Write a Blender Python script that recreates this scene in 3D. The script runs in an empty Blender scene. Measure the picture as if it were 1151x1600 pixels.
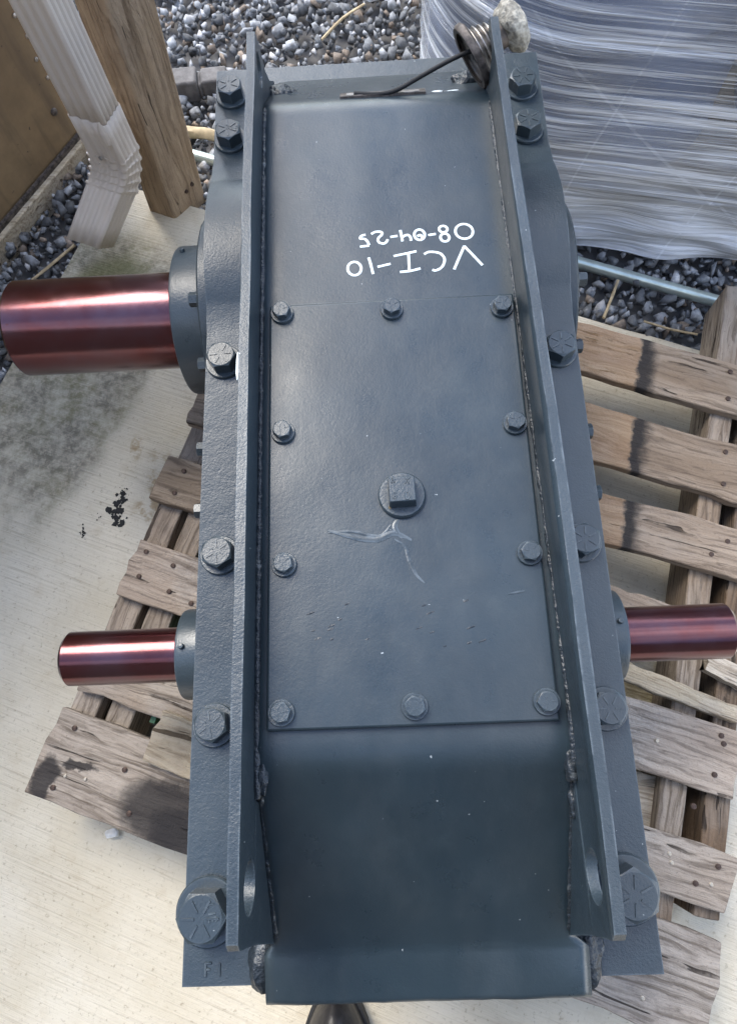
import bpy, bmesh, math, random
import numpy as np
from mathutils import Vector, Matrix, Euler, noise
R = math.radians
random.seed(7); rng = np.random.default_rng(7)
sc = bpy.context.scene
COL = sc.collection

# ------------------------------------------------------------------ camera
cam_d = bpy.data.cameras.new('camera'); cam = bpy.data.objects.new('camera', cam_d); COL.objects.link(cam)
CH = 1.21
cam.matrix_world = Matrix(((0.99867, 0.04435, 0.02626, 0.0),
                           (-0.03448, 0.95358, -0.29916, 0.0),
                           (-0.03831, 0.29786, 0.95384, CH),
                           (0, 0, 0, 1)))
cam_d.sensor_fit = 'VERTICAL'; cam_d.sensor_height = 36; cam_d.sensor_width = 36
cam_d.lens = 1108 / 1600 * 36; cam_d.clip_start = 0.02; cam_d.clip_end = 600
sc.camera = cam
# ------------------------------------------------------------------ world, sun, exposure
w = bpy.data.worlds.new('World'); sc.world = w; w.use_nodes = True
nt = w.node_tree; nt.nodes.clear()
wo = nt.nodes.new('ShaderNodeOutputWorld'); bg = nt.nodes.new('ShaderNodeBackground')
sky = nt.nodes.new('ShaderNodeTexSky'); sky.sky_type = 'NISHITA'; sky.sun_disc = False
SUN_EL, SUN_AZ = 52, -36           # azimuth clockwise from +Y
sky.sun_elevation = R(SUN_EL); sky.sun_rotation = R(SUN_AZ)
sky.air_density = 1.0; sky.dust_density = 0.6
tc = nt.nodes.new('ShaderNodeTexCoord'); mp = nt.nodes.new('ShaderNodeMapping')
mp.inputs['Scale'].default_value = (1.0, 1.0, 1.6)
cn = nt.nodes.new('ShaderNodeTexNoise'); cn.inputs['Scale'].default_value = 1.7; cn.inputs['Detail'].default_value = 5; cn.inputs['Roughness'].default_value = .55
cr = nt.nodes.new('ShaderNodeValToRGB'); cr.color_ramp.elements[0].position = .49; cr.color_ramp.elements[1].position = .72
mx = nt.nodes.new('ShaderNodeMix'); mx.data_type = 'RGBA'
mx.inputs['B'].default_value = (11.8, 11.5, 11.2, 1)
L = nt.links.new
L(tc.outputs['Generated'], mp.inputs['Vector']); L(mp.outputs['Vector'], cn.inputs['Vector']); L(cn.outputs['Fac'], cr.inputs['Fac'])
L(cr.outputs['Color'], mx.inputs['Factor']); L(sky.outputs['Color'], mx.inputs['A'])
L(mx.outputs['Result'], bg.inputs['Color']); L(bg.outputs['Background'], wo.inputs['Surface'])
bg.inputs['Strength'].default_value = 0.15
sd = bpy.data.lights.new('sun', 'SUN'); so = bpy.data.objects.new('sun', sd); COL.objects.link(so)
sd.energy = 1.4; sd.angle = R(30); sd.color = (1, .93, .82)
az, el = R(SUN_AZ), R(SUN_EL)
sdir = Vector((math.sin(az)*math.cos(el), math.cos(az)*math.cos(el), math.sin(el)))
so.rotation_euler = sdir.to_track_quat('Z', 'Y').to_euler()
so.location = sdir * 5
vs = sc.view_settings; vs.view_transform = 'Standard'; vs.look = 'None'; vs.gamma = 1; vs.use_curve_mapping = False
vs.exposure = 1.75

# ------------------------------------------------------------------ material helpers
class NT:
    def __init__(s, name):
        s.m = bpy.data.materials.new(name); s.m.use_nodes = True
        s.t = s.m.node_tree; s.t.nodes.clear()
        s.out = s.t.nodes.new('ShaderNodeOutputMaterial')
    def n(s, typ, **kw):
        nd = s.t.nodes.new('ShaderNode' + typ)
        for k, v in kw.items():
            if k.startswith('_'): setattr(nd, k[1:], v)
            else:
                key = k.replace('__', ' ')
                s.set(nd.inputs[key], v)
        return nd
    def set(s, sock, v):
        if hasattr(v, 'is_output') or isinstance(v, bpy.types.NodeSocket): s.t.links.new(v, sock)
        else: sock.default_value = v
    def mix(s, fac, a, b, mode='MIX'):
        nd = s.t.nodes.new('ShaderNodeMix'); nd.data_type = 'RGBA'; nd.blend_type = mode
        s.set(nd.inputs['Factor'], fac); s.set(nd.inputs['A'], a); s.set(nd.inputs['B'], b)
        return nd.outputs['Result']
    def math(s, op, a, b=0.0, c=0.0, clamp=False):
        nd = s.t.nodes.new('ShaderNodeMath'); nd.operation = op; nd.use_clamp = clamp
        s.set(nd.inputs[0], a); s.set(nd.inputs[1], b); s.set(nd.inputs[2], c); return nd.outputs[0]
    def ramp(s, fac, lo, hi):      # smooth 0..1 between lo and hi
        nd = s.t.nodes.new('ShaderNodeMapRange'); nd.interpolation_type = 'SMOOTHSTEP'
        s.set(nd.inputs['Value'], fac); nd.inputs['From Min'].default_value = lo; nd.inputs['From Max'].default_value = hi
        return nd.outputs['Result']
    def noise(s, vec, scale, detail=4, rough=.55, dist=0.0, out='Fac'):
        nd = s.n('TexNoise', Vector=vec, Scale=scale, Detail=detail, Roughness=rough, Distortion=dist); return nd.outputs[out]
    def map(s, vec, scale=(1, 1, 1), rot=(0, 0, 0), loc=(0, 0, 0)):
        nd = s.n('Mapping', Vector=vec); nd.inputs['Scale'].default_value = scale
        nd.inputs['Rotation'].default_value = rot; nd.inputs['Location'].default_value = loc; return nd.outputs['Vector']
    def obj(s): return s.n('TexCoord').outputs['Object']
    def pos(s): return s.n('NewGeometry').outputs['Position']
    def rnd(s): return s.n('ObjectInfo').outputs['Random']
    def bump(s, h, strength=.3, dist=.01, normal=None):
        nd = s.n('Bump', Height=h, Strength=strength, Distance=dist)
        if normal is not None: s.set(nd.inputs['Normal'], normal)
        return nd.outputs['Normal']
    def bsdf(s, color, rough=.5, metal=0.0, normal=None, **kw):
        nd = s.t.nodes.new('ShaderNodeBsdfPrincipled')
        s.set(nd.inputs['Base Color'], color); s.set(nd.inputs['Roughness'], rough); s.set(nd.inputs['Metallic'], metal)
        if normal is not None: s.set(nd.inputs['Normal'], normal)
        for k, v in kw.items(): s.set(nd.inputs[k.replace('__', ' ')], v)
        return nd.outputs[0]
    def done(s, sh): s.t.links.new(sh, s.out.inputs['Surface']); return s.m
def C(r, g, b): return (r, g, b, 1)
MATS = {}

def m_paint(name, base, peel=.35, rough=.34, wear=True, edge=True):
    k = NT(name); p = k.obj()
    big = k.noise(p, 6, 4); mid = k.noise(p, 38, 5, .6); fine = k.noise(p, 420, 2); grit = k.noise(p, 1300, 2)
    col = k.mix(k.ramp(big, .35, .7), C(*[c*.86 for c in base]), C(*[c*1.16 for c in base]))
    col = k.mix(k.math('MULTIPLY', k.ramp(mid, .56, .72), .25), col, C(base[0]*1.5, base[1]*1.45, base[2]*1.35))
    dust = k.noise(k.map(p, (9, 4, 6)), 1.5, 6, .7); col = k.mix(k.math('MULTIPLY', k.ramp(dust, .46, .72), .12), col, C(.095, .105, .108))
    if wear:
        sp = k.noise(p, 170, 2, .5)
        col = k.mix(k.ramp(sp, .765, .785), col, C(.30, .33, .34))
    if edge:
        bv = k.n('Bevel', _samples=4, Radius=.0028).outputs[0]; gn = k.n('NewGeometry').outputs['Normal']
        dt = k.n('VectorMath', _operation='DOT_PRODUCT'); k.set(dt.inputs[0], bv); k.set(dt.inputs[1], gn)
        em = k.math('MULTIPLY', k.math('SUBTRACT', 1.0, k.ramp(dt.outputs['Value'], .86, .97)), k.ramp(k.noise(p, 55, 4, .6), .38, .60))
        col = k.mix(k.math('MULTIPLY', em, .55), col, C(.15, .18, .20))
    rg = k.math('ADD', k.math('MULTIPLY', mid, .20), rough - .20); rg = k.math('ADD', rg, k.math('MULTIPLY', k.noise(k.map(p, (14, 5, 9)), 1.6, 6, .65), .22))
    h = k.math('ADD', k.math('MULTIPLY', fine, .55), k.math('MULTIPLY', mid, 1.2)); h = k.math('ADD', h, k.math('MULTIPLY', grit, .25))
    nrm = k.bump(h, peel, .0012)
    return k.done(k.bsdf(col, rg, 0, nrm, Specular__IOR__Level=.60))
MATS['paint'] = m_paint('slate_paint', (.021, .034, .043), peel=.15, rough=.30)
MATS['paint_rough'] = m_paint('slate_paint_cast', (.026, .040, .051), peel=.5, rough=.34)
MATS['paint_bolt'] = m_paint('slate_paint_bolt', (.032, .047, .058), peel=.4, rough=.31)
def m_weld():
    k = NT('weld_paint'); p = k.obj()
    n1 = k.noise(p, 130, 3); n2 = k.noise(p, 60, 4)
    col = k.mix(k.ramp(n2, .62, .70), C(.016, .022, .028), C(.10, .11, .115))
    return k.done(k.bsdf(col, .4, 0, k.bump(k.math('ADD', n1, n2), .8, .004)))
MATS['weld'] = m_weld()
def m_shaft():
    k = NT('shaft_coating'); p = k.obj()
    a = k.noise(p, 9, 5, .65); b = k.noise(k.map(p, (2, 60, 60)), 3, 3)
    col = k.mix(k.ramp(a, .35, .68), C(.105, .024, .026), C(.105, .052, .066))
    col = k.mix(k.math('MULTIPLY', k.ramp(b, .6, .85), .25), col, C(.16, .08, .075))
    sp = k.noise(p, 120, 3); col = k.mix(k.ramp(sp, .70, .76), col, C(.10, .03, .03))
    rg = k.math('ADD', k.math('MULTIPLY', a, .26), k.math('MULTIPLY', k.noise(p, 45, 5, .7), .14))
    return k.done(k.bsdf(col, rg, .9, k.bump(k.noise(p, 300, 3), .06, .001), Coat__Weight=.45, Coat__Roughness=k.math('ADD', k.math('MULTIPLY', k.noise(k.map(p, (3, 1, 1)), 14, 5, .7), .34), .02)))
MATS['shaft'] = m_shaft()
def m_simple(name, col, rough=.5, metal=0.0, nscale=60, var=.25, bump=.2, bd=.002):
    k = NT(name); p = k.obj(); n = k.noise(p, nscale, 4)
    c = k.mix(k.ramp(n, .3, .7), C(*[v*(1-var) for v in col]), C(*[min(1, v*(1+var)) for v in col]))
    return k.done(k.bsdf(c, rough, metal, k.bump(n, bump, bd)))
MATS['marker'] = m_simple('paint_marker', (.78, .86, .84), .6, 0, 300, .06)
MATS['brass'] = m_simple('bare_metal', (.55, .42, .25), .4, .7)
MATS['cable'] = m_simple('black_cable', (.008, .008, .009), .7)
MATS['rust_steel'] = m_simple('dirty_steel', (.40, .38, .36), .35, .85, 90, .55, .5)
MATS['dull_steel'] = m_simple('dull_steel', (.22, .205, .19), .4, .8, 90, .6, .5)
MATS['rust_dark'] = m_simple('dark_rusty_steel', (.10, .085, .075), .55, .4, 110, .6, .6)
MATS['crust'] = m_simple('crusty_cap', (.33, .31, .26), .85, 0, 140, .45, 1.0, .004)
MATS['galv'] = m_simple('galvanised_tube', (.52, .60, .56), .32, .7, 30, .12, .05)
MATS['nail'] = m_simple('rusty_nail', (.07, .045, .035), .6, .5, 200, .5)
MATS['nail_bright'] = m_simple('shiny_nail', (.42, .37, .30), .45, .8, 200, .3)
MATS['green'] = m_simple('green_paint', (.015, .11, .035), .5)
MATS['straw'] = m_simple('dry_straw', (.42, .33, .20), .8)
MATS['black_flake'] = m_simple('black_flake', (.012, .012, .012), .8, 0, 200, .3, .6)
MATS['white_bit'] = m_simple('white_bit', (.7, .7, .68), .7)
MATS['boot'] = m_simple('black_leather', (.018, .017, .018), .38, 0, 90, .3, .5)
MATS['sole'] = m_simple('rubber_sole', (.02, .02, .02), .7)
MATS['trousers'] = m_simple('dark_trousers', (.018, .022, .032), .9, 0, 200, .3, .4)
MATS['jacket'] = m_simple('dark_jacket', (.022, .024, .028), .85, 0, 150, .3, .4)
MATS['skin'] = m_simple('skin', (.45, .26, .19), .55, 0, 60, .08)
MATS['hair'] = m_simple('hair', (.03, .02, .015), .6)
MATS['phone'] = m_simple('phone_glass', (.01, .01, .012), .15)

def m_spout():
    k = NT('spout_enamel'); p = k.obj()
    n = k.noise(p, 18, 5); d = k.noise(k.map(p, (40, 40, 5)), 3, 4)
    col = k.mix(k.math('MULTIPLY', k.ramp(n, .4, .75), .5), C(.70, .625, .54), C(.62, .54, .455))
    col = k.mix(k.math('MULTIPLY', k.ramp(d, .58, .8), .3), col, C(.42, .37, .31))
    return k.done(k.bsdf(col, .42, 0, k.bump(k.noise(p, 260, 2), .08, .001)))
MATS['spout'] = m_spout()
def m_wall():
    k = NT('brown_sheet'); p = k.obj()
    n = k.noise(p, 5, 6, .65); s = k.noise(k.map(p, (14, 14, 1.5)), 2, 4); f = k.noise(p, 90, 3)
    col = k.mix(k.ramp(n, .35, .7), C(.19, .130, .070), C(.31, .215, .115))
    col = k.mix(k.math('MULTIPLY', k.ramp(s, .5, .75), .6), col, C(.085, .06, .04))
    col = k.mix(k.ramp(f, .68, .76), col, C(.055, .04, .03))
    return k.done(k.bsdf(col, .6, 0, k.bump(k.math('ADD', n, k.math('MULTIPLY', f, .3)), .25, .004)))
MATS['wall'] = m_wall()

def m_wood(name, ca, cb, dark, stain=False, post=False):
    cl = .35 if post else 1.6; WG = .15 if post else .6
    k = NT(name); p = k.obj(); r = k.rnd(); pos = k.pos()
    off = k.n('CombineXYZ', X=k.math('MULTIPLY', r, 7.0), Y=k.math('MULTIPLY', r, 3.1), Z=k.math('MULTIPLY', r, 5.3)).outputs[0]
    pp = k.n('VectorMath', _operation='ADD'); k.set(pp.inputs[0], p); k.set(pp.inputs[1], off); pv = pp.outputs[0]
    warp = k.noise(k.map(pv, (3, 10, 10)), 2, 3, .5, 0, 'Color')
    vm = k.n('VectorMath', _operation='MULTIPLY_ADD'); k.set(vm.inputs[0], warp); vm.inputs[1].default_value = (.0, .035, .035); k.set(vm.inputs[2], pv)
    g = k.noise(k.map(vm.outputs[0], (4, 170, 170)), 1, 5, .65)
    g2 = k.noise(k.map(vm.outputs[0], (1.5, 42, 42)), 1, 4, .6)
    bl = k.noise(pv, 9, 5, .6); fine = k.noise(pv, 210, 3)
    col = k.mix(k.ramp(g2, .33, .68), C(*ca), C(*cb))
    col = k.mix(k.math('MULTIPLY', k.ramp(g, .46, .66), .62), col, C(*dark))
    wz = k.noise(pv, 4.5, 4, .6); col = k.mix(k.math('MULTIPLY', k.ramp(wz, .42, .62), WG), col, k.mix(k.ramp(g, .4, .66), C(.41, .365, .315), C(.15, .125, .10)))
    ck = k.noise(k.map(vm.outputs[0], (cl, 95, 95)), 1, 2, .5); ck2 = k.math('MULTIPLY', k.ramp(ck, .645, .665), k.ramp(bl, .42, .55))
    col = k.mix(k.math('MULTIPLY', ck2, .9), col, C(dark[0]*.4, dark[1]*.4, dark[2]*.4))
    col = k.mix(k.math('MULTIPLY', k.ramp(bl, .52, .78), .6), col, C(dark[0]*1.2, dark[1]*1.2, dark[2]*1.2))
    col = k.mix(k.math('MULTIPLY', k.ramp(fine, .62, .75), .4), col, C(*dark))
    hs = k.n('HueSaturation', Color=col); k.set(hs.inputs['Value'], k.math('ADD', k.math('MULTIPLY', r, .45), .78)); k.set(hs.inputs['Saturation'], k.math('ADD', k.math('MULTIPLY', r, -.3), 1.15))
    col = hs.outputs['Color']
    if stain:
        wn = k.noise(pos, 45, 4, .6, 0, 'Color')
        wv = k.n('VectorMath', _operation='MULTIPLY_ADD'); k.set(wv.inputs[0], wn); wv.inputs[1].default_value = (.03, .03, 0); k.set(wv.inputs[2], pos)
        sp = k.n('SeparateXYZ', Vector=wv.outputs[0]); x, y = sp.outputs[0], sp.outputs[1]
        # dark tar stripe across the boards (line through two points), bare wood on one side of it
        (x0, y0), (x1, y1) = STRIPE
        d = math.hypot(x1-x0, y1-y0); nx, ny = -(y1-y0)/d, (x1-x0)/d
        dist = k.math('ADD', k.math('MULTIPLY', x, nx), k.math('ADD', k.math('MULTIPLY', y, ny), -(x0*nx+y0*ny)))
        right = k.ramp(k.math('SUBTRACT', dist, .015), -.004, .004)
        fade = k.math('SUBTRACT', 1.0, k.ramp(k.math('SUBTRACT', dist, .015), .012, .034))
        zone = k.ramp(k.math('ADD', k.math('MULTIPLY', x, .342), k.math('MULTIPLY', y, .94)), .33, .36)
        zone = k.math('MULTIPLY', zone, k.ramp(x, .1, .2))
        band = k.math('MULTIPLY', k.math('MULTIPLY', right, fade), zone)
        bare = k.math('MULTIPLY', k.math('SUBTRACT', 1.0, right), zone)
        bareC = k.mix(k.ramp(g2, .35, .7), C(.40, .25, .13), C(.30, .17, .085)); col = k.mix(k.math('MULTIPLY', bare, .48), col, bareC)
        col = k.mix(k.math('MULTIPLY', band, .93), col, C(.018, .017, .018))
        for (cx, cy, rx, ry, a) in BLOTS:
            ca_, sa_ = math.cos(a), math.sin(a)
            dx = k.math('SUBTRACT', x, cx); dy = k.math('SUBTRACT', y, cy)
            uu = k.math('DIVIDE', k.math('ADD', k.math('MULTIPLY', dx, ca_), k.math('MULTIPLY', dy, sa_)), rx)
            vv = k.math('DIVIDE', k.math('SUBTRACT', k.math('MULTIPLY', dy, ca_), k.math('MULTIPLY', dx, sa_)), ry)
            rr = k.math('ADD', k.math('POWER', k.math('ABSOLUTE', uu), 2.0), k.math('POWER', k.math('ABSOLUTE', vv), 2.0))
            col = k.mix(k.math('MULTIPLY', k.math('SUBTRACT', 1.0, k.ramp(rr, .45, 1.15)), .9), col, C(.022, .020, .021))
    h = k.math('ADD', k.math('MULTIPLY', g, 1.0), k.math('MULTIPLY', fine, .5)); h = k.math('ADD', h, k.math('MULTIPLY', bl, .5)); h = k.math('SUBTRACT', h, k.math('MULTIPLY', ck2, 1.2))
    return k.done(k.bsdf(col, .82, 0, k.bump(h, .9, .004), Specular__IOR__Level=.3))
STRIPE = ((.436, .60), (.362, .30))
BLOTS = [(-.315, -.085, .085, .050, R(-20)), (-.285, -.125, .07, .040, R(-35)), (-.50, -.03, .020, .038, R(-20)), (-.45, -.015, .03, .008, R(-10)), (.352, -.075, .03, .02, R(-30))]
MATS['wood_grey'] = m_wood('grey_pallet_wood', (.37, .305, .24), (.26, .205, .155), (.075, .055, .042), True)
MATS['wood_brown'] = m_wood('brown_pallet_wood', (.34, .27, .205), (.24, .18, .13), (.08, .057, .042), True)
MATS['wood_pale'] = m_wood('pale_pallet_wood', (.47, .40, .29), (.37, .30, .20), (.17, .12, .07))
MATS['wood_dark'] = m_wood('dark_pallet_wood', (.20, .14, .095), (.13, .09, .06), (.05, .035, .025))
MATS['wood_yellow'] = m_wood('yellowed_pallet_wood', (.40, .36, .19), (.30, .26, .14), (.16, .12, .05))
MATS['post'] = m_wood('weathered_post', (.43, .32, .21), (.33, .235, .145), (.16, .11, .07), False, True)

def m_concrete():
    k = NT('concrete'); p = k.pos()
    q = k.map(p, (1, 1, 1), (0, 0, R(22)))
    br = k.noise(k.map(q, (6, 260, 1)), 1, 3, .6)
    br2 = k.noise(k.map(q, (2.5, 70, 1)), 1, 4, .6)
    n = k.noise(p, 5, 6, .62); f = k.noise(p, 130, 4, .7); m = k.noise(p, 28, 5, .65)
    col = k.mix(k.ramp(n, .3, .72), C(.53, .475, .365), C(.62, .57, .465))
    col = k.mix(k.math('MULTIPLY', k.ramp(m, .52, .72), .45), col, C(.47, .40, .29))
    col = k.mix(k.math('MULTIPLY', k.ramp(br, .56, .70), .55), col, C(.38, .33, .25))
    col = k.mix(k.math('MULTIPLY', k.ramp(br2, .58, .76), .40), col, C(.47, .41, .31))
    col = k.mix(k.math('MULTIPLY', k.ramp(f, .56, .70), .6), col, C(.27, .23, .165))
    # mildew patch along the outer edge of the slab, with a straight inner border
    sp = k.n('SeparateXYZ', Vector=p); x, y = sp.outputs[0], sp.outputs[1]
    u = k.math('ADD', k.math('MULTIPLY', x, .861), k.math('MULTIPLY', y, -.508))
    wob = k.math('MULTIPLY', k.math('SUBTRACT', k.noise(p, 14, 4), .5), .09)
    inner = k.math('SUBTRACT', 1.0, k.ramp(k.math('ADD', u, wob), -.735, -.700))
    vv = k.math('ADD', k.math('MULTIPLY', x, .508), k.math('MULTIPLY', y, .861))
    low = k.ramp(k.math('ADD', vv, k.math('MULTIPLY', wob, 2.0)), -.10, .14)
    hi = k.math('SUBTRACT', 1.0, k.ramp(k.math('ADD', vv, wob), .56, .66))
    mask = k.math('MULTIPLY', k.math('MULTIPLY', inner, low), k.math('MULTIPLY', hi, k.math('ADD', k.math('MULTIPLY', k.ramp(m, .30, .62), .6), .4)))
    mould = k.mix(k.ramp(k.noise(p, 11, 5), .4, .65), C(.135, .125, .095), C(.175, .165, .09))
    mould = k.mix(k.ramp(k.noise(p, 75, 5, .75), .44, .60), mould, C(.33, .295, .225))
    col = k.mix(k.math('MULTIPLY', mask, .88), col, mould)
    # green algae at the downspout outlet
    dx = k.math('DIVIDE', k.math('ADD', x, .535), .085); dy = k.math('DIVIDE', k.math('SUBTRACT', y, .885), .075)
    rr = k.math('ADD', k.math('MULTIPLY', dx, dx), k.math('MULTIPLY', dy, dy))
    alg = k.math('SUBTRACT', 1.0, k.ramp(k.math('ADD', rr, k.math('MULTIPLY', wob, 9.0)), .25, 1.25))
    col = k.mix(k.math('MULTIPLY', alg, .85), col, k.mix(k.ramp(f, .4, .7), C(.13, .13, .055), C(.22, .20, .11)))
    # rusty drip beside the pallet
    for (cx, cy, rx, ry) in ((-.415, .47, .03, .055), (-.43, .40, .035, .03), (-.462, .525, .012, .03), (.30, -.07, .10, .09), (.42, -.13, .05, .07)):
        dx = k.math('DIVIDE', k.math('SUBTRACT', x, cx), rx); dy = k.math('DIVIDE', k.math('SUBTRACT', y, cy), ry)
        rr = k.math('ADD', k.math('MULTIPLY', dx, dx), k.math('MULTIPLY', dy, dy))
        s = k.math('MULTIPLY', k.math('SUBTRACT', 1.0, k.ramp(rr, .2, 1.3)), k.ramp(m, .42, .60))
        col = k.mix(k.math('MULTIPLY', s, .7), col, C(.26, .165, .065))
    h = k.math('ADD', k.math('MULTIPLY', br, 1.1), k.math('ADD', k.math('MULTIPLY', f, .7), k.math('MULTIPLY', br2, .8)))
    return k.done(k.bsdf(col, .88, 0, k.bump(h, .6, .003), Specular__IOR__Level=.3))
MATS['concrete'] = m_concrete()
def m_dirt():
    k = NT('gravel_bed'); p = k.pos()
    v = k.n('TexVoronoi', Vector=p, Scale=38.0); n = k.noise(p, 60, 4)
    col = k.mix(v.outputs['Distance'], C(.15, .148, .15), C(.07, .068, .068)); col = k.mix(k.ramp(n, .5, .8), col, C(.16, .15, .14))
    return k.done(k.bsdf(col, .9, 0, k.bump(v.outputs['Distance'], -1.0, .02)))
MATS['dirt'] = m_dirt()
def m_stone():
    k = NT('crushed_stone'); p = k.obj()
    at = k.n('Attribute', _attribute_name='tone').outputs['Color']
    n = k.noise(p, 90, 5, .65); vein = k.noise(k.map(p, (1, 1, 1), (.6, .3, .2)), 55, 6, .7)
    col = k.mix(k.ramp(n, .3, .7), k.mix(.45, at, C(.02, .02, .022), 'MULTIPLY'), at)
    col = k.mix(k.math('MULTIPLY', k.ramp(vein, .60, .72), .6), col, C(.44, .44, .45))
    return k.done(k.bsdf(col, .72, 0, k.bump(n, .5, .004), Specular__IOR__Level=.45))
MATS['stone'] = m_stone()
def m_film():
    k = NT('stretch_film'); uv = k.n('TexCoord').outputs['UV']
    s1 = k.noise(k.map(uv, (1.4, 74, 1), (0, 0, R(1.5))), 1, 5, .7, .5)
    s2 = k.noise(k.map(uv, (1.2, 36, 1), (0, 0, R(-6))), 1.3, 4, .65, .3)
    s3 = k.noise(k.map(uv, (3.0, 150, 1), (0, 0, R(8))), 1, 3, .6, .2)
    pl = k.noise(k.map(uv, (1.3, 2.4, 1)), 1.6, 4)
    d1 = k.n('TexWave', _wave_type='BANDS', _bands_direction='Y', Vector=k.map(uv, (1, 1, 1), (0, 0, R(38))), Scale=.9, Distortion=1.5, Detail=1.0).outputs['Fac']
    d2 = k.n('TexWave', _wave_type='BANDS', _bands_direction='X', Vector=k.map(uv, (1, 1, 1), (0, 0, R(14))), Scale=1.3, Distortion=1.0, Detail=1.0).outputs['Fac']
    sp = k.n('SeparateXYZ', Vector=uv)
    lowb = k.math('SUBTRACT', 1.0, k.ramp(sp.outputs[1], .05, .34))
    a = k.math('ADD', k.math('MULTIPLY', k.ramp(s1, .49, .62), .72), k.math('MULTIPLY', k.ramp(s2, .48, .66), .48))
    a = k.math('ADD', a, k.math('MULTIPLY', k.ramp(s3, .58, .75), .30))
    a = k.math('ADD', a, k.math('MULTIPLY', k.ramp(pl, .45, .75), .22))
    a = k.math('ADD', a, k.math('MULTIPLY', k.ramp(d1, .9988, .9999), .14)); a = k.math('ADD', a, k.math('MULTIPLY', k.ramp(d2, .9988, .9999), .12))
    a = k.math('ADD', a, k.math('ADD', k.math('MULTIPLY', lowb, .42), .15))
    a = k.math('MULTIPLY', a, k.math('SUBTRACT', 1.0, k.math('MULTIPLY', k.ramp(k.math('ADD', sp.outputs[1], k.math('MULTIPLY', pl, .3)), .30, .62), .40)))
    a = k.math('MINIMUM', a, .90)
    h = k.math('ADD', k.math('MULTIPLY', s1, 1.0), k.math('ADD', k.math('MULTIPLY', s2, .8), k.math('MULTIPLY', s3, .4)))
    nr = k.bump(h, .8, .010)
    film = k.bsdf(C(.90, .93, .98), .16, 0, nr, Specular__IOR__Level=.7)
    tr = k.n('BsdfTransparent', Color=C(.94, .95, .98)).outputs[0]; gl = k.n('BsdfGlossy', Roughness=.16, Normal=nr).outputs[0]
    clear = k.n('MixShader', Fac=.10); k.set(clear.inputs[1], tr); k.set(clear.inputs[2], gl)
    ms = k.n('MixShader', Fac=a); k.set(ms.inputs[1], clear.outputs[0]); k.set(ms.inputs[2], film)
    return k.done(ms.outputs[0])
MATS['film'] = m_film()
MATS['drum'] = m_simple('drum_paint', (.115, .15, .225), .4, 0, 5, .35, .1)

# ------------------------------------------------------------------ object helpers
def link(o, parent=None):
    COL.objects.link(o)
    if parent is not None: o.parent = parent
    return o
def tag(o, label=None, cat=None, group=None, kind=None):
    if label: o['label'] = label
    if cat: o['category'] = cat
    if group: o['group'] = group
    if kind: o['kind'] = kind
    return o
def empty(name, loc=(0, 0, 0), rz=0, parent=None):
    e = bpy.data.objects.new(name, None); e.empty_display_size = .05
    e.location = loc; e.rotation_euler = (0, 0, rz); return link(e, parent)
def mesh(name, verts, faces, mat, parent=None, smooth=35, loc=None, rot=None):
    me = bpy.data.meshes.new(name); me.from_pydata([tuple(v) for v in verts], [], faces); me.update()
    bm = bmesh.new(); bm.from_mesh(me); bmesh.ops.recalc_face_normals(bm, faces=bm.faces); bm.to_mesh(me); bm.free()
    return mobj(name, me, mat, parent, smooth, loc, rot)
def mobj(name, me, mat, parent=None, smooth=35, loc=None, rot=None):
    if mat and not me.materials: me.materials.append(MATS[mat])
    if smooth:
        me.polygons.foreach_set('use_smooth', [True]*len(me.polygons)); me.set_sharp_from_angle(angle=R(smooth))
    o = bpy.data.objects.new(name, me)
    if loc: o.location = loc
    if rot: o.rotation_euler = rot
    return link(o, parent)
def bevel(o, wd=.002, seg=2):
    b = o.modifiers.new('bevel', 'BEVEL'); b.width = wd; b.segments = seg; b.limit_method = 'ANGLE'; b.angle_limit = R(30)
    return o
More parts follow.
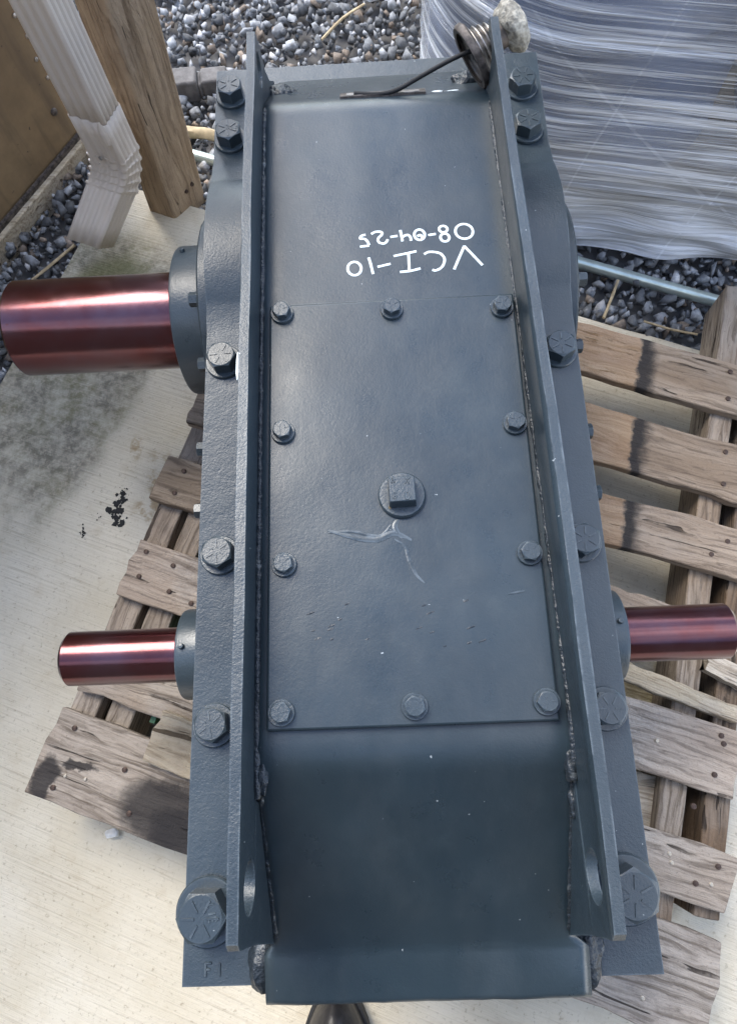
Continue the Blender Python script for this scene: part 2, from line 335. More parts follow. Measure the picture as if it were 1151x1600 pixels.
class MB:
    def __init__(s): s.v = []; s.f = []
    def add(s, v, f):
        o = len(s.v); s.v += [tuple(p) for p in v]; s.f += [tuple(i+o for i in q) for q in f]; return s
    def box(s, x0, x1, y0, y1, z0, z1, M=None):
        v = [Vector(p) for p in ((x0,y0,z0),(x1,y0,z0),(x1,y1,z0),(x0,y1,z0),(x0,y0,z1),(x1,y0,z1),(x1,y1,z1),(x0,y1,z1))]
        if M: v = [M @ p for p in v]
        return s.add(v, [(0,3,2,1),(4,5,6,7),(0,1,5,4),(1,2,6,5),(2,3,7,6),(3,0,4,7)])
    def lathe(s, prof, n=48, axis='z', M=None, cap=True):   # prof: (r, t) along the axis
        v = []
        for r, t in prof:
            for i in range(n):
                a = 2*math.pi*i/n; c_, s_ = r*math.cos(a), r*math.sin(a)
                p = {'z': (c_, s_, t), 'x': (t, c_, s_), 'y': (c_, t, s_)}[axis]
                v.append(Vector(p))
        f = []
        for j in range(len(prof)-1):
            for i in range(n): f.append((j*n+i, j*n+(i+1) % n, (j+1)*n+(i+1) % n, (j+1)*n+i))
        if cap: f.append(tuple(range(n))[::-1]); f.append(tuple((len(prof)-1)*n+i for i in range(n)))
        if M: v = [M @ p for p in v]
        return s.add(v, f)
    def tube(s, pts, rad, n=8, flat=1.0, jitter=0.0):
        pts = [Vector(p) for p in pts]; m = len(pts); v = []; up = Vector((0, 0, 1))
        for i, p in enumerate(pts):
            d = (pts[min(i+1, m-1)] - pts[max(i-1, 0)]).normalized()
            a = d.cross(up)
            if a.length < 1e-4: a = Vector((1, 0, 0))
            a.normalize(); b = a.cross(d).normalized()
            r = rad[i] if isinstance(rad, (list, tuple)) else rad
            for j in range(n):
                t = 2*math.pi*j/n; rr = r*(1+jitter*(random.random()-.5))
                v.append(p + a*math.cos(t)*rr + b*math.sin(t)*rr*flat)
        f = []
        for i in range(m-1):
            for j in range(n): f.append((i*n+j, i*n+(j+1) % n, (i+1)*n+(j+1) % n, (i+1)*n+j))
        f.append(tuple(range(n))[::-1]); f.append(tuple((m-1)*n+j for j in range(n)))
        return s.add(v, f)
    def build(s, name, mat, parent=None, smooth=35, loc=None, rot=None): return mesh(name, s.v, s.f, mat, parent, smooth, loc, rot)
def smooth_pts(pts, n=6):
    pts = [Vector(p) for p in pts]; out = []
    for i in range(len(pts)-1):
        p0, p1, p2, p3 = pts[max(i-1, 0)], pts[i], pts[i+1], pts[min(i+2, len(pts)-1)]
        for k in range(n):
            t = k/n
            out.append(.5*((2*p1)+(p2-p0)*t+(2*p0-5*p1+4*p2-p3)*t*t+(3*p1-p0-3*p2+p3)*t**3))
    out.append(pts[-1]); return out
def profile(name, loops, x0, x1, mat, parent, smooth=30):
    """a flat outline in (y, z), with holes, given thickness from x0 to x1"""
    cu = bpy.data.curves.new(name, 'CURVE'); cu.dimensions = '2D'; cu.fill_mode = 'BOTH'; cu.extrude = abs(x1-x0)/2
    for lp in loops:
        sp = cu.splines.new('POLY'); sp.points.add(len(lp)-1); sp.use_cyclic_u = True
        for q, (a, b) in zip(sp.points, lp): q.co = (a, b, 0, 1)
    o = bpy.data.objects.new(name, cu); COL.objects.link(o)
    dg = bpy.context.evaluated_depsgraph_get(); me = bpy.data.meshes.new_from_object(o.evaluated_get(dg))
    bpy.data.objects.remove(o); bpy.data.curves.remove(cu)
    xm = (x0+x1)/2
    for v in me.vertices: a, b, c_ = v.co; v.co = (xm+c_, a, b)
    bm = bmesh.new(); bm.from_mesh(me); bmesh.ops.remove_doubles(bm, verts=bm.verts, dist=1e-5); bmesh.ops.recalc_face_normals(bm, faces=bm.faces); bm.to_mesh(me); bm.free()
    me.name = name; me.materials.clear()
    return mobj(name, me, mat, parent, smooth)
def nz(*p, s=1.0): return noise.noise(Vector(p)*s)

# ------------------------------------------------------------------ the setting
E1 = Vector((.927, -.375, 0)); E2 = Vector((.375, .927, 0))
def slab_pt(a, b, z): p = E1*a + E2*b; return (p.x, p.y, z)
def build_slab():
    # top sheet with a slightly chipped edge, and sides
    e = []
    N = 90
    for i in range(N): e.append((-.935 + .006*nz(i*.31, 1, 0) , -6 + (6.847)*i/N))
    for i in range(N*2): e.append((-.935 + (6.9)*i/(N*2), .847 + .006*nz(i*.27, 5, 0)))
    e += [(6, .847), (6, -6)]
    v = [slab_pt(a, b, 0) for a, b in e] + [slab_pt(a, b, -.12) for a, b in e]; n = len(e)
    f = [tuple(range(n)), tuple(range(2*n-1, n-1, -1))] + [(i, (i+1) % n, n+(i+1) % n, n+i) for i in range(n)]
    o = mesh('concrete_slab', v, f, 'concrete', None, 0); return tag(o, kind='structure')
build_slab()
g = mesh('ground', [(-250, -250, -.05), (250, -250, -.05), (250, 250, -.05), (-250, 250, -.05)], [(0, 1, 2, 3)], 'dirt', None, 0)
tag(g, kind='structure')

def build_gravel():
    variants = []
    for k in range(26):
        bm = bmesh.new()
        for _ in range(9):
            d = Vector(rng.normal(size=3)).normalized()*(.8+.25*rng.random()); bm.verts.new((d.x, d.y*.78, d.z*.60))
        bmesh.ops.convex_hull(bm, input=bm.verts)
        bmesh.ops.delete(bm, geom=[x for x in bm.verts if not x.link_faces], context='VERTS')
        bmesh.ops.triangulate(bm, faces=bm.faces); bm.verts.index_update()
        variants.append((np.array([x.co[:] for x in bm.verts]), np.array([[q.index for q in f.verts] for f in bm.faces]))); bm.free()
    V, F, T = [], [], []; off = 0
    def stone(x, y, z, s):
        nonlocal off
        v, f = variants[rng.integers(len(variants))]
        e = Euler(rng.random(3)*6.28).to_matrix()
        p = (v*s) @ np.array(e).T + (x, y, z)
        V.append(p); F.append(f+off); off += len(v)
        q = rng.random()
        if q < .07: t = np.array([.56, .56, .57])*(.8+.5*rng.random())
        elif q < .20: t = np.array([.27, .215, .17])*(.7+.6*rng.random())
        else: t = np.array([.27, .28, .295])*(.32+1.35*rng.random()**1.3)
        T.append(np.tile(np.append(t, 1.0), (len(v), 1)))
    sp = .0190
    for x in np.arange(-1.75, 1.95, sp):
        for y in np.arange(.2, 2.75, sp):
            a = x*.927 - y*.375; b = x*.375 + y*.927
            if a > -.93 and b < .842: continue
            if a < -1.35 and y < .75: continue
            jx, jy = x+(rng.random()-.5)*sp, y+(rng.random()-.5)*sp
            s = .0095 + .0110*rng.random()**2.2
            stone(jx, jy, -.032 + .012*rng.random(), s)
            if rng.random() < .62: stone(jx+.008, jy, -.016 + .010*rng.random(), .009+.017*rng.random()**2.4)
    V = np.concatenate(V); F = np.concatenate(F); T = np.concatenate(T)
    me = bpy.data.meshes.new('gravel'); me.vertices.add(len(V)); me.vertices.foreach_set('co', V.ravel())
    me.loops.add(F.size); me.loops.foreach_set('vertex_index', F.ravel().astype(np.int32))
    me.polygons.add(len(F)); me.polygons.foreach_set('loop_start', np.arange(0, F.size, 3, dtype=np.int32)); me.polygons.foreach_set('loop_total', np.full(len(F), 3, dtype=np.int32))
    me.update(calc_edges=True)
    at = me.attributes.new('tone', 'FLOAT_COLOR', 'POINT'); at.data.foreach_set('color', T.ravel())
    o = mobj('gravel', me, 'stone', None, 0)
    tag(o, 'loose blue grey crushed stone around the concrete slab', 'gravel', kind='stuff')
build_gravel()

# ------------------------------------------------------------------ brown wall, post, downspout
def build_wall():
    a = Vector((-.600, 1.300, 0)); d = Vector((-.532, -.847, 0)); n_ = Vector((-.847, .532, 0))
    root = empty('shed_wall', a + d*.6)
    Mx = Matrix(((d.x, n_.x, 0, a.x), (d.y, n_.y, 0, a.y), (0, 0, 1, 0), (0, 0, 0, 1)))
    Mr = Matrix.Translation(-(a + d*.6)) @ Mx
    w_ = MB(); NX, NZ = 34, 34; Lx, Hz = 2.1, 1.15
    v = []
    for j in range(NZ+1):
        for i in range(NX+1):
            x, z = Lx*i/NX, -.02 + Hz*j/NZ
            v.append(Mr @ Vector((x, .004*nz(x*3, z*3, 2), z)))
    f = [(j*(NX+1)+i, j*(NX+1)+i+1, (j+1)*(NX+1)+i+1, (j+1)*(NX+1)+i) for j in range(NZ) for i in range(NX)]
    w_.add(v, f); w_.box(0, Lx, .012, .05, -.03, Hz, Mr)
    w_.build('metal_sheet', 'wall', root, 60)
    t = MB().box(-.004, Lx, -.022, -.004, -.045, .018, Mr); bevel(t.build('bottom_board', 'wood_pale', root, 30), .003)
    t = MB().box(-.004, Lx, -.012, -.004, .018, .028, Mr); t.build('drip_strip', 'rust_dark', root, 30)
    for i in range(9):
        x, z = .055 + .004*math.sin(i*2.1), .16 + i*.042
        b = MB().lathe([(.0045, 0), (.0042, .0018), (.002, .003)], 10, 'y', Mr @ Matrix.Translation((x, -.002, z)) @ Matrix.Scale(-1, 4, (0, 1, 0)))
        b.build('rivet', 'rust_steel', root)
    b = MB().lathe([(.008, 0), (.007, .003), (.003, .005)], 12, 'y', Mr @ Matrix.Translation((.08, -.002, .10)) @ Matrix.Scale(-1, 4, (0, 1, 0))); b.build('screw', 'rust_dark', root)
    tag(root, 'brown stained sheet metal wall with a pale board along its foot', 'wall')
build_wall()
def build_added_wall():
    # unseen ribbed wall, added behind the person to darken the hood's reflections
    root = empty('added_wall', (.6, -3.4, 0), R(-22)); m = MB(); xs = []; n = 60
    for i in range(n+1):
        x = -4.5 + 9*i/n; k = i % 4; xs.append((x, .035 if k in (1, 2) else 0.0))
    v = [(x, y, z) for z in (0, 3.6) for x, y in xs]
    m.add(v, [(i, i+1, n+2+i, n+1+i) for i in range(n)]); m.box(-4.5, 4.5, -.16, -.05, 0, 3.6)
    m.build('wall', 'added_wall', root, 20)
    m = MB(); m.box(-4.7, 4.7, -.3, .25, 3.6, 3.75); m.build('added_eave', 'added_wall', root, 30)
    tag(root, 'dark ribbed metal wall added unseen behind the person to darken reflections', 'building')
MATS['added_wall'] = m_simple('dark_ribbed_metal', (.075, .07, .062), .55, 0, 3, .25, .1)
build_added_wall()

def build_post():
    # square timber, weathered, with long drying splits; leans slightly
    base = [Vector((-.470, 1.062, 0)), Vector((-.412, 1.036, 0)), Vector((-.352, 1.098, 0)), Vector((-.410, 1.124, 0))]
    lean = Vector((.029, .018, .45))/.45
    NZ, NS = 70, 14; Hh = 2.4; v = []; rows = []
    cen = sum(base, Vector())/4
    for j in range(NZ+1):
        z = -.02 + Hh*(j/NZ)**1.35; row = []
        for s in range(4):
            p, q = base[s], base[(s+1) % 4]
            for i in range(NS):
                t = i/NS; r = p.lerp(q, t)
                if i == 0: r = r.lerp(cen, .05)
                out = (p.lerp(q, .5)-cen).normalized()
                dep = .0012*nz(t*9+s*7, z*1.2, 3)
                # long checks
                for (ss, tt, wd, dd, sl, zz0, zz1) in ((1, .42, .05, .010, .16, .05, .75), (1, .70, .04, .006, .10, .02, .5), (1, .20, .035, .006, .05, .25, 1.4), (0, .5, .04, .004, .05, .1, 1.2), (1, .86, .03, .004, .03, .0, .8)):
                    if ss == s and zz0 < z < zz1:
                        dist = abs(t - (tt - sl*(z-zz0) + .02*nz(z*6, tt*9, 1)))
                        if dist < wd: dep -= dd*(1-dist/wd)*min(1, (z-zz0)*12, (zz1-z)*8)
                r = r + out*dep + lean*z; row.append(len(v)); v.append(r)
        rows.append(row)
    n = 4*NS
    f = [(rows[j][i], rows[j][(i+1) % n], rows[j+1][(i+1) % n], rows[j+1][i]) for j in range(NZ) for i in range(n)]
    f.append(tuple(rows[0])[::-1]); f.append(tuple(rows[-1]))
    # local frame with x along the timber, so the grain runs up the post
    o0 = Vector((-.41, 1.08, 0)); vv = [Vector((p.z, p.x-o0.x, p.y-o0.y)) for p in v]
    root = empty('timber_post', o0)
    o = mesh('timber', vv, f, 'post', root, 25)
    o.rotation_euler = Matrix(((0, 1, 0), (0, 0, 1), (1, 0, 0))).to_euler()
    for (t, z) in ((.70, .045), (.50, .040), (.3, .55), (.72, .50)):
        p = base[1].lerp(base[2], t) + lean*z - o0
        MB().lathe([(.0045, -.002), (.004, .0022)], 10, 'z', Matrix.Translation(p) @ Vector((.70, -.71, 0)).to_track_quat('Z', 'Y').to_matrix().to_4x4()).build('nail', 'nail', root)
    tag(root, 'square weathered timber post with long splits at the slab corner', 'post')
build_post()

def build_spout():
    A, B, Cc = Vector((-.501, 1.000, 0)), Vector((-.436, .972, 0)), Vector((-.402, 1.012, 0))
    u = (B-A).normalized(); wv_ = .071; hv = .052; v_ = Vector((-u.y, u.x, 0))
    cen = A + u*wv_/2 + v_*hv/2
    root = empty('downspout', (cen.x, cen.y, .03))
    def ring(c, ua, va, sx=1.0, rib=.0025, n=15):
        """rectangular section with ribbed faces; ua, va: axes"""
        pts = []
        W, Hh = wv_*sx, hv*sx
        side = [(-W/2, -Hh/2, 1, 0, W), (W/2, -Hh/2, 0, 1, Hh), (W/2, Hh/2, -1, 0, W), (-W/2, Hh/2, 0, -1, Hh)]
        for (x, y, dx, dy, Ln) in side:
            for i in range(n):
                t = i/n; px, py = x+dx*Ln*t, y+dy*Ln*t
                k = rib*(-1 if (i in (3, 4, 7, 8, 11, 12) and Ln == W) or (i in (3, 6, 9, 12) and Ln == Hh) else 0)
                px += dy*k; py += -dx*k
                if i == 0: px *= .955; py *= .94
                pts.append(c + ua*px + va*py)
        return pts
    def skin(rings, name, parent, close=False):
        m = MB(); n = len(rings[0]); v = [p - Vector(root.location) for r in rings for p in r]
        f = [(j*n+i, j*n+(i+1) % n, (j+1)*n+(i+1) % n, (j+1)*n+i) for j in range(len(rings)-1) for i in range(n)]
        m.add(v, f); o = m.build(name, 'spout', parent, 25)
        so_ = o.modifiers.new('wall', 'SOLIDIFY'); so_.thickness = .0012; so_.offset = -1
        return o
    Z = Vector((0, 0, 1))
    o = skin([ring(cen+Z*z, u, v_) for z in (.262, .34, .5, .8, 1.2, 1.8, 2.4)], 'pipe', root)
    # elbow: a slip collar, then crimped bends turning towards the front, then a short outlet
    rings = [ring(cen+Z*z, u, v_, 1.045) for z in (.300, .27, .218)]
    fwd = (-v_*1.0 - u*.55).normalized()
    c_ = cen + Z*.218; d = -Z; ang = 0
    for k in range(5):
        a2 = ang + R(9.5)
        dd = (-Z*math.cos(a2) + fwd*math.sin(a2)); va = (v_*math.cos(a2) - Z*math.sin(a2)*1.0)
        va = (v_*math.cos(a2) - Z*math.sin(a2)); ua = u
        rings.append(ring(c_ + dd*.003, ua, va, 1.11)); rings.append(ring(c_ + dd*.007, ua, va, 1.10)); rings.append(ring(c_ + dd*.010, ua, va, 1.035))
        c_ = c_ + dd*.0185; rings.append(ring(c_, ua, va, 1.04)); ang = a2
    for L_ in (.03, .065, .108):
        rings.append(ring(c_ + dd*L_, ua, va, 1.03))
    el = skin(rings, 'elbow', root)
    MB().lathe([(.004, 0), (.0038, .002), (.002, .003)], 10, 'z', Matrix.Translation(cen + Z*.222 - v_*(hv*.57) - u*.006 - Vector(root.location)) @ (-v_).to_track_quat('Z', 'Y').to_matrix().to_4x4()).build('screw', 'rust_steel', root)
    # crimp lug pressed into the end of the straight pipe
    m = MB(); pts = [cen + Z*z - v_*(hv*.52) + u*(wv_*.36) - Vector(root.location) for z in (.262, .275, .29, .305)]
    m.tube(pts, [.006, .008, .0075, .002], 10); m.build('crimp', 'spout', root)
    tag(root, 'off white ribbed metal downspout with crimped elbow in front of the post', 'downspout')
build_spout()

# ------------------------------------------------------------------ pallet
PU = Vector((math.cos(R(-20)), math.sin(R(-20)), 0)); PV = Vector((-PU.y, PU.x, 0))
pal = empty('wooden_pallet', (0, 0, 0), R(-20))
tag(pal, 'weathered grey brown wooden pallet carrying the slate painted gear reducer', 'pallet')
def plank(name, u0, u1, v0, v1, z0, z1, mat, parent, seed=0, jag=.004, rz=0.0, along='u', end_jag=.006, nseg=22):
    """a rough-sawn board, its own x axis along the grain"""
    Ln, Wd, T = (u1-u0, v1-v0, z1-z0) if along == 'u' else (v1-v0, u1-u0, z1-z0)
    rows = []; v = []; sd_ = seed*13.7; NW = 5
    for i in range(nseg+1):
        t = i/nseg; x = -Ln/2 + Ln*t; row = []
        e0 = jag*nz(t*Ln*16, sd_, 1) + jag*.6*nz(t*Ln*55, sd_, 2); e1 = jag*nz(t*Ln*16, sd_, 5) + jag*.6*nz(t*Ln*55, sd_, 7)
        sag = .003*nz(t*2.2, sd_, 9)
        prof = []
        for k in range(NW+1):
            y = -Wd/2+e0 + (Wd+e1-e0)*k/NW; prof.append((y, T/2 + sag + .0012*nz(t*Ln*9, y*25, sd_)))
        prof += [(Wd/2+e1, -T/2+sag), (-Wd/2+e0, -T/2+sag)]
        for k, (y, z) in enumerate(prof):
            xx = x
            if i in (0, nseg): xx += end_jag*nz(y*40, sd_, i+3)
            row.append(len(v)); v.append((xx, y, z))
        rows.append(row)
    n = len(rows[0])
    f = [(rows[i][j], rows[i][(j+1) % n], rows[i+1][(j+1) % n], rows[i+1][j]) for i in range(nseg) for j in range(n)]
    f.append(tuple(rows[0])[::-1]); f.append(tuple(rows[-1]))
    o = mesh(name, v, f, mat, parent, 40)
    o.location = ((u0+u1)/2, (v0+v1)/2, (z0+z1)/2); o.rotation_euler = (0, 0, (0 if along == 'u' else R(90)) + R(rz))
    bevel(o, .0015, 1)
    return o
DT = .13; DB = .112
deck = [(-.488, .488, -.245, -.118, 'wood_grey', 0), (-.478, .486, -.086, -.012, 'wood_grey', .3), (-.478, .47, .061, .155, 'wood_brown', -.2),
        (-.492, .10, .223, .302, 'wood_grey', -.4), (-.488, .47, .370, .450, 'wood_brown', .2), (-.20, .49, .500, .596, 'wood_brown', -.6), (-.20, .50, .650, .742, 'wood_brown', -1.2)]
for i, (a, b, c_, d, m, rz) in enumerate(deck):
    plank('deck_board', a, b, c_, d, DB, DT, m, pal, i+1, .006 if i == 5 else .004, rz)
# a split lath left of a broken board, beside the small shaft, and its stubs
plank('broken_board', .25, .46, .172, .196, DB-.004, DT-.004, 'wood_pale', pal, 21, .004, -4.5)
plank('broken_board', .20, .34, .258, .305, DB, DT, 'wood_brown', pal, 22, .006, -1, end_jag=.03)
plank('broken_board', .40, .50, .215, .245, DB, DT, 'wood_pale', pal, 23, .005, -12, end_jag=.02)
# stringers
def stringer(u0, u1, v0, v1, mat, rz, seed): plank('stringer', u0, u1, v0, v1, .018, .111, mat, pal, seed, .002, rz, 'v')
stringer(-.482, -.440, -.22, .74, 'wood_grey', 0, 31); stringer(-.428, -.388, -.22, .74, 'wood_grey', .4, 32)
stringer(-.02, .018, -.22, .74, 'wood_dark', 0, 33)
stringer(.362, .398, -.235, .905, 'wood_brown', 3.6, 34); stringer(.420, .455, -.10, .80, 'wood_dark', 4.0, 35)
# bottom boards and a pale block seen through the gaps
plank('bottom_board', -.47, .47, -.225, -.135, .002, .0175, 'wood_pale', pal, 41, .003)
plank('bottom_board', -.47, .47, .10, .19, .002, .0175, 'wood_yellow', pal, 42, .003)
plank('bottom_board', -.40, .22, -.085, -.02, .030, .075, 'wood_yellow', pal, 44, .003)
plank('bottom_board', -.36, -.10, .16, .24, .030, .070, 'wood_yellow', pal, 45, .003)
plank('packing_board', -.335, -.10, -.152, -.078, .131, .149, 'wood_pale', pal, 46, .003, -2)
plank('packing_board', .20, .40, -.02, .055, .045, .085, 'wood_pale', pal, 47, .003, 4)
gs = MB().box(-.004, .004, -.32, .30, -.03, .03).build('green_slat', 'green', pal); gs.location = (-.362, .22, .075)
gs.rotation_euler = (0, 0, R(1))
# splinter hanging from a stringer
def nail(u, v, z=DT, bright=False, r=.0040):
    if bright: r = .0030; z -= .0008
    o = MB().lathe([(r, -.004), (r, .0012), (r*.6, .002)], 9).build('nail', 'nail_bright' if bright else 'nail', pal); o.location = (u, v, z)
for (px, py, br) in ((-.362, .408, 0), (-.35, .255, 0), (-.455, .285, 0), (-.455, .245, 0), (-.40, .280, 0), (-.405, .240, 0), (-.46, .14, 0), (-.455, .10, 0), (-.41, .132, 0), (-.40, .092, 0), (-.36, .085, 0),
    (-.455, -.14, 0), (-.44, -.205, 1), (-.41, -.200, 1), (-.45, -.225, 0), (-.36, -.17, 0), (-.33, -.222, 0), (.378, .52, 0), (.372, .575, 0), (.36, .67, 0), (.355, .72, 0), (.38, .40, 0), (.40, .428, 0),
    (.355, .105, 1), (.44, .14, 0), (.445, .13, 0), (.44, .085, 0), (.40, -.035, 1), (.405, -.045, 1), (.44, -.06, 0), (.465, -.030, 0), (.46, -.055, 1), (.405, -.16, 1), (.40, -.145, 0), (.40, -.215, 1), (.42, .035, 0)):
    nail(px, py, DT+.0005, br)

# ------------------------------------------------------------------ gear reducer
GR = empty('gear_reducer', (.0115, .32, .13))
tag(GR, 'slate grey painted gear reducer with bolted cover plate and three maroon shaft ends', 'gear reducer')
OFF = -Vector(GR.location)
class GB(MB):
    def build(s, name, mat, parent=None, smooth=35):
        p = parent or GR
        s.v = [tuple(Vector(q)+OFF) for q in s.v]
        return mesh(name, s.v, s.f, mat, p, smooth)
def gprofile(name, loops, x0, x1, mat):
    return profile(name, [[(a+OFF.y, b+OFF.z) for a, b in lp] for lp in loops], x0+OFF.x, x1+OFF.x, mat, GR)
FX0, FX1 = -.203, .226; FZ = .481
def arc(cy, cz, r, a0, a1, n): return [(cy + r*math.cos(R(a0+(a1-a0)*i/n)), cz + r*math.sin(R(a0+(a1-a0)*i/n))) for i in range(n+1)]
SY, SZ = .583, .315; SMY = .104
BR = .196; aa = math.degrees(math.asin((FZ-SZ)/BR))
# upper casing rim: flat flange with the bearing arch over the big shaft
top = [(-.211, FZ)] + [(SY-.125, FZ), (SY-.112, FZ+.004)] + arc(SY, SZ, BR, 180-aa-4, aa+4, 26) + [(SY+.112, FZ+.004), (SY+.125, FZ)] + [(.862, FZ)]
loop = top + [(.862, .425), (-.211, .425)]
o = gprofile('casing_flange', [loop], FX0, FX1, 'paint_rough'); bevel(o, .004, 3)
m = GB(); m.box(-.165, .188, -.15, .80, .15, .427); m.box(-.185, .208, -.19, .84, .131, .152); m.box(-.112, .139, -.10, .74, .42, .545)
o = m.build('lower_casing', 'paint_rough'); bevel(o, .004, 2)
m = GB(); m.lathe([(.142, FX0+.004), (.142, FX1-.004)], 64, 'x', Matrix.Translation((0, SY, SZ))); m.lathe([(.112, FX0+.006), (.112, FX1-.006)], 48, 'x', Matrix.Translation((0, .305, SZ)))
m.lathe([(.085, FX0+.006), (.085, FX1-.006)], 48, 'x', Matrix.Translation((0, SMY, SZ))); m.build('bearing_housing', 'paint_rough')

# hood: one folded sheet, slightly wavy
HX0, HX1 = -.1155, .1425
def hood_profile():
    pts = [(.815, .497), (.79, .517), (.70, .573)]
    def fillet(p0, p1, p2, r, n):
        p0, p1, p2 = Vector(p0), Vector(p1), Vector(p2); d0 = (p0-p1).normalized(); d2 = (p2-p1).normalized()
        return [tuple((p1+d0*r).lerp(p1, t).lerp(p1.lerp(p1+d2*r, t), t)) for t in [i/n for i in range(n+1)]]
    P_ = [(.81, .500), (.653, .610), (-.018, .610), (-.176, .508), (-.219, .499), (-.2205, .470)]
    out = [P_[0]] + fillet(P_[0], P_[1], P_[2], .018, 6)
    n = 44
    a, b = out[-1], (-.018+.015, .610)
    out += [(a[0]+(b[0]-a[0])*i/n, .610) for i in range(1, n)]
    out += fillet(P_[1], P_[2], P_[3], .015, 8)
    f3 = fillet(P_[2], P_[3], P_[4], .007, 5); a, b = Vector(out[-1]), Vector(f3[0])
    out += [tuple(a.lerp(b, i/9)) for i in range(1, 9)] + f3 + fillet(P_[3], P_[4], P_[5], .0035, 3) + [P_[5]]
    return out
hp = hood_profile(); NXH = 30; v = []; f = []
for j, (y, z) in enumerate(hp):
    for i in range(NXH+1):
        t = i/NXH; x = HX0 + (HX1-HX0)*t
        if y < -.168:
            k = min(1, (-.168-y)/.012); x = HX0-.008*k + (HX1-HX0+.022*k)*t
            if y < -.20: x += .007*(1-abs(t*2-1))*0
        dz = .0008*nz(x*7, y*6, 2) + .0004*nz(x*26, y*22, 5)
        ex = min(t, 1-t); dz += -.0015*max(0, 1-ex/.05)
        dy = 0
        if y < -.18: dy = .0007*nz(x*60, 3, y*20) + .006*(t-.5)*-1*0; dz += .0012*nz(x*40, y*60, 8)
        v.append((x, y+dy, z+dz))
for j in range(len(hp)-1):
    for i in range(NXH): f.append((j*(NXH+1)+i, j*(NXH+1)+i+1, (j+1)*(NXH+1)+i+1, (j+1)*(NXH+1)+i))
hood = GB().add(v, f).build('hood', 'paint', None, 50)
sm = hood.modifiers.new('thick', 'SOLIDIFY'); sm.thickness = .006; sm.offset = 0

# lifting side plates with oval holes at both ends
def side_plate(x0, x1, bend, seed):
    edge = [(.700-.835*i/60, .661 + .0012*nz(i*.33, seed, 1)) for i in range(61)]
    out = edge + [(-.140, .655), (-.150, .60), (-.171, .512), (-.165, .485), (.80, .485), (.765, .545), (.735, .572), (.718, .60), (.709, .640)]
    hn = [(-.106+.019*math.cos(2*math.pi*i/28), .622+.021*math.sin(2*math.pi*i/28)) for i in range(28)]
    hf = [(.679+.016*math.cos(2*math.pi*i/28), .634+.0175*math.sin(2*math.pi*i/28)) for i in range(28)]
    edge_n = 0
    o = gprofile('lifting_plate', [out, hn, hf], x0, x1, 'paint_rough')
    for q in o.data.vertices:
        Y = q.co.y - OFF.y; q.co.x += bend*max(0, (Y-.12)/.58) + .0012*nz(Y*9, seed, q.co.z*3)
    bevel(o, .0022, 2); return o
side_plate(-.1235, -.1150, 0.0, 3); side_plate(.1405, .1490, -.013, 9)

# weld beads where the plates meet the hood, and lumpy corner welds
def bead(pts, r, name='weld_bead', jit=.35):
    pts = smooth_pts(pts, 4); full = []
    n = max(8, int(sum((pts[i+1]-pts[i]).length for i in range(len(pts)-1))/.006))
    L_ = [0]
    for i in range(len(pts)-1): L_.append(L_[-1]+(pts[i+1]-pts[i]).length)
    for k in range(n+1):
        s = L_[-1]*k/n; i = max(0, min(len(pts)-2, next((j for j in range(len(pts)-1) if L_[j+1] >= s), len(pts)-2)))
        t = (s-L_[i])/max(1e-6, L_[i+1]-L_[i]); full.append(pts[i].lerp(pts[i+1], t))
    rad = [r*(1+jit*nz(k*.45, r*900, len(full))+.07*math.sin(k*2.1)) for k in range(len(full))]
    rad[0] *= .5; rad[-1] *= .5
    GB().tube(full, rad, 8, 1, .18).build(name, 'weld', None, 60)
bead([(-.1135, .652, .610), (-.1135, .33, .610), (-.1135, -.015, .609), (-.113, -.05, .588), (-.113, -.168, .513)], .0034)
bead([(.1275+.002, .645, .610), (.134, .40, .610), (.1395, .10, .610), (.140, -.016, .609), (.140, -.05, .588), (.140, -.168, .513)], .0040)
def lump(c_, r, seed, name='corner_weld', sq=(1, 1, 1)):
    bm = bmesh.new(); bmesh.ops.create_icosphere(bm, subdivisions=3, radius=1)
    for q in bm.verts:
        k = 1 + .35*nz(q.co.x*1.7, q.co.y*1.7, q.co.z*1.7+seed) + .15*nz(q.co.x*5, q.co.y*5, q.co.z*5+seed)
        q.co = Vector((q.co.x*r*k*sq[0], q.co.y*r*k*sq[1], q.co.z*r*k*sq[2])) + Vector(c_) + OFF
    me = bpy.data.meshes.new(name); bm.to_mesh(me); bm.free(); return mobj(name, me, 'weld', GR, 50)
lump((-.127, -.190, .489), .013, 1, sq=(1.1, 1.9, .9)); lump((.158, -.188, .489), .013, 2, sq=(1.1, 1.9, .9))
lump((-.110, -.030, .606), .007, 3, sq=(.8, 1.8, .7)); lump((.137, -.028, .606), .008, 4, sq=(.8, 1.9, .7)); lump((.139, -.055, .590), .006, 6, sq=(.7, 2.2, .7))
lump((-.104, .725, .562), .012, 5, sq=(1.6, 1, .7)); lump((.118, .725, .565), .012, 7, sq=(1.6, 1, .7))

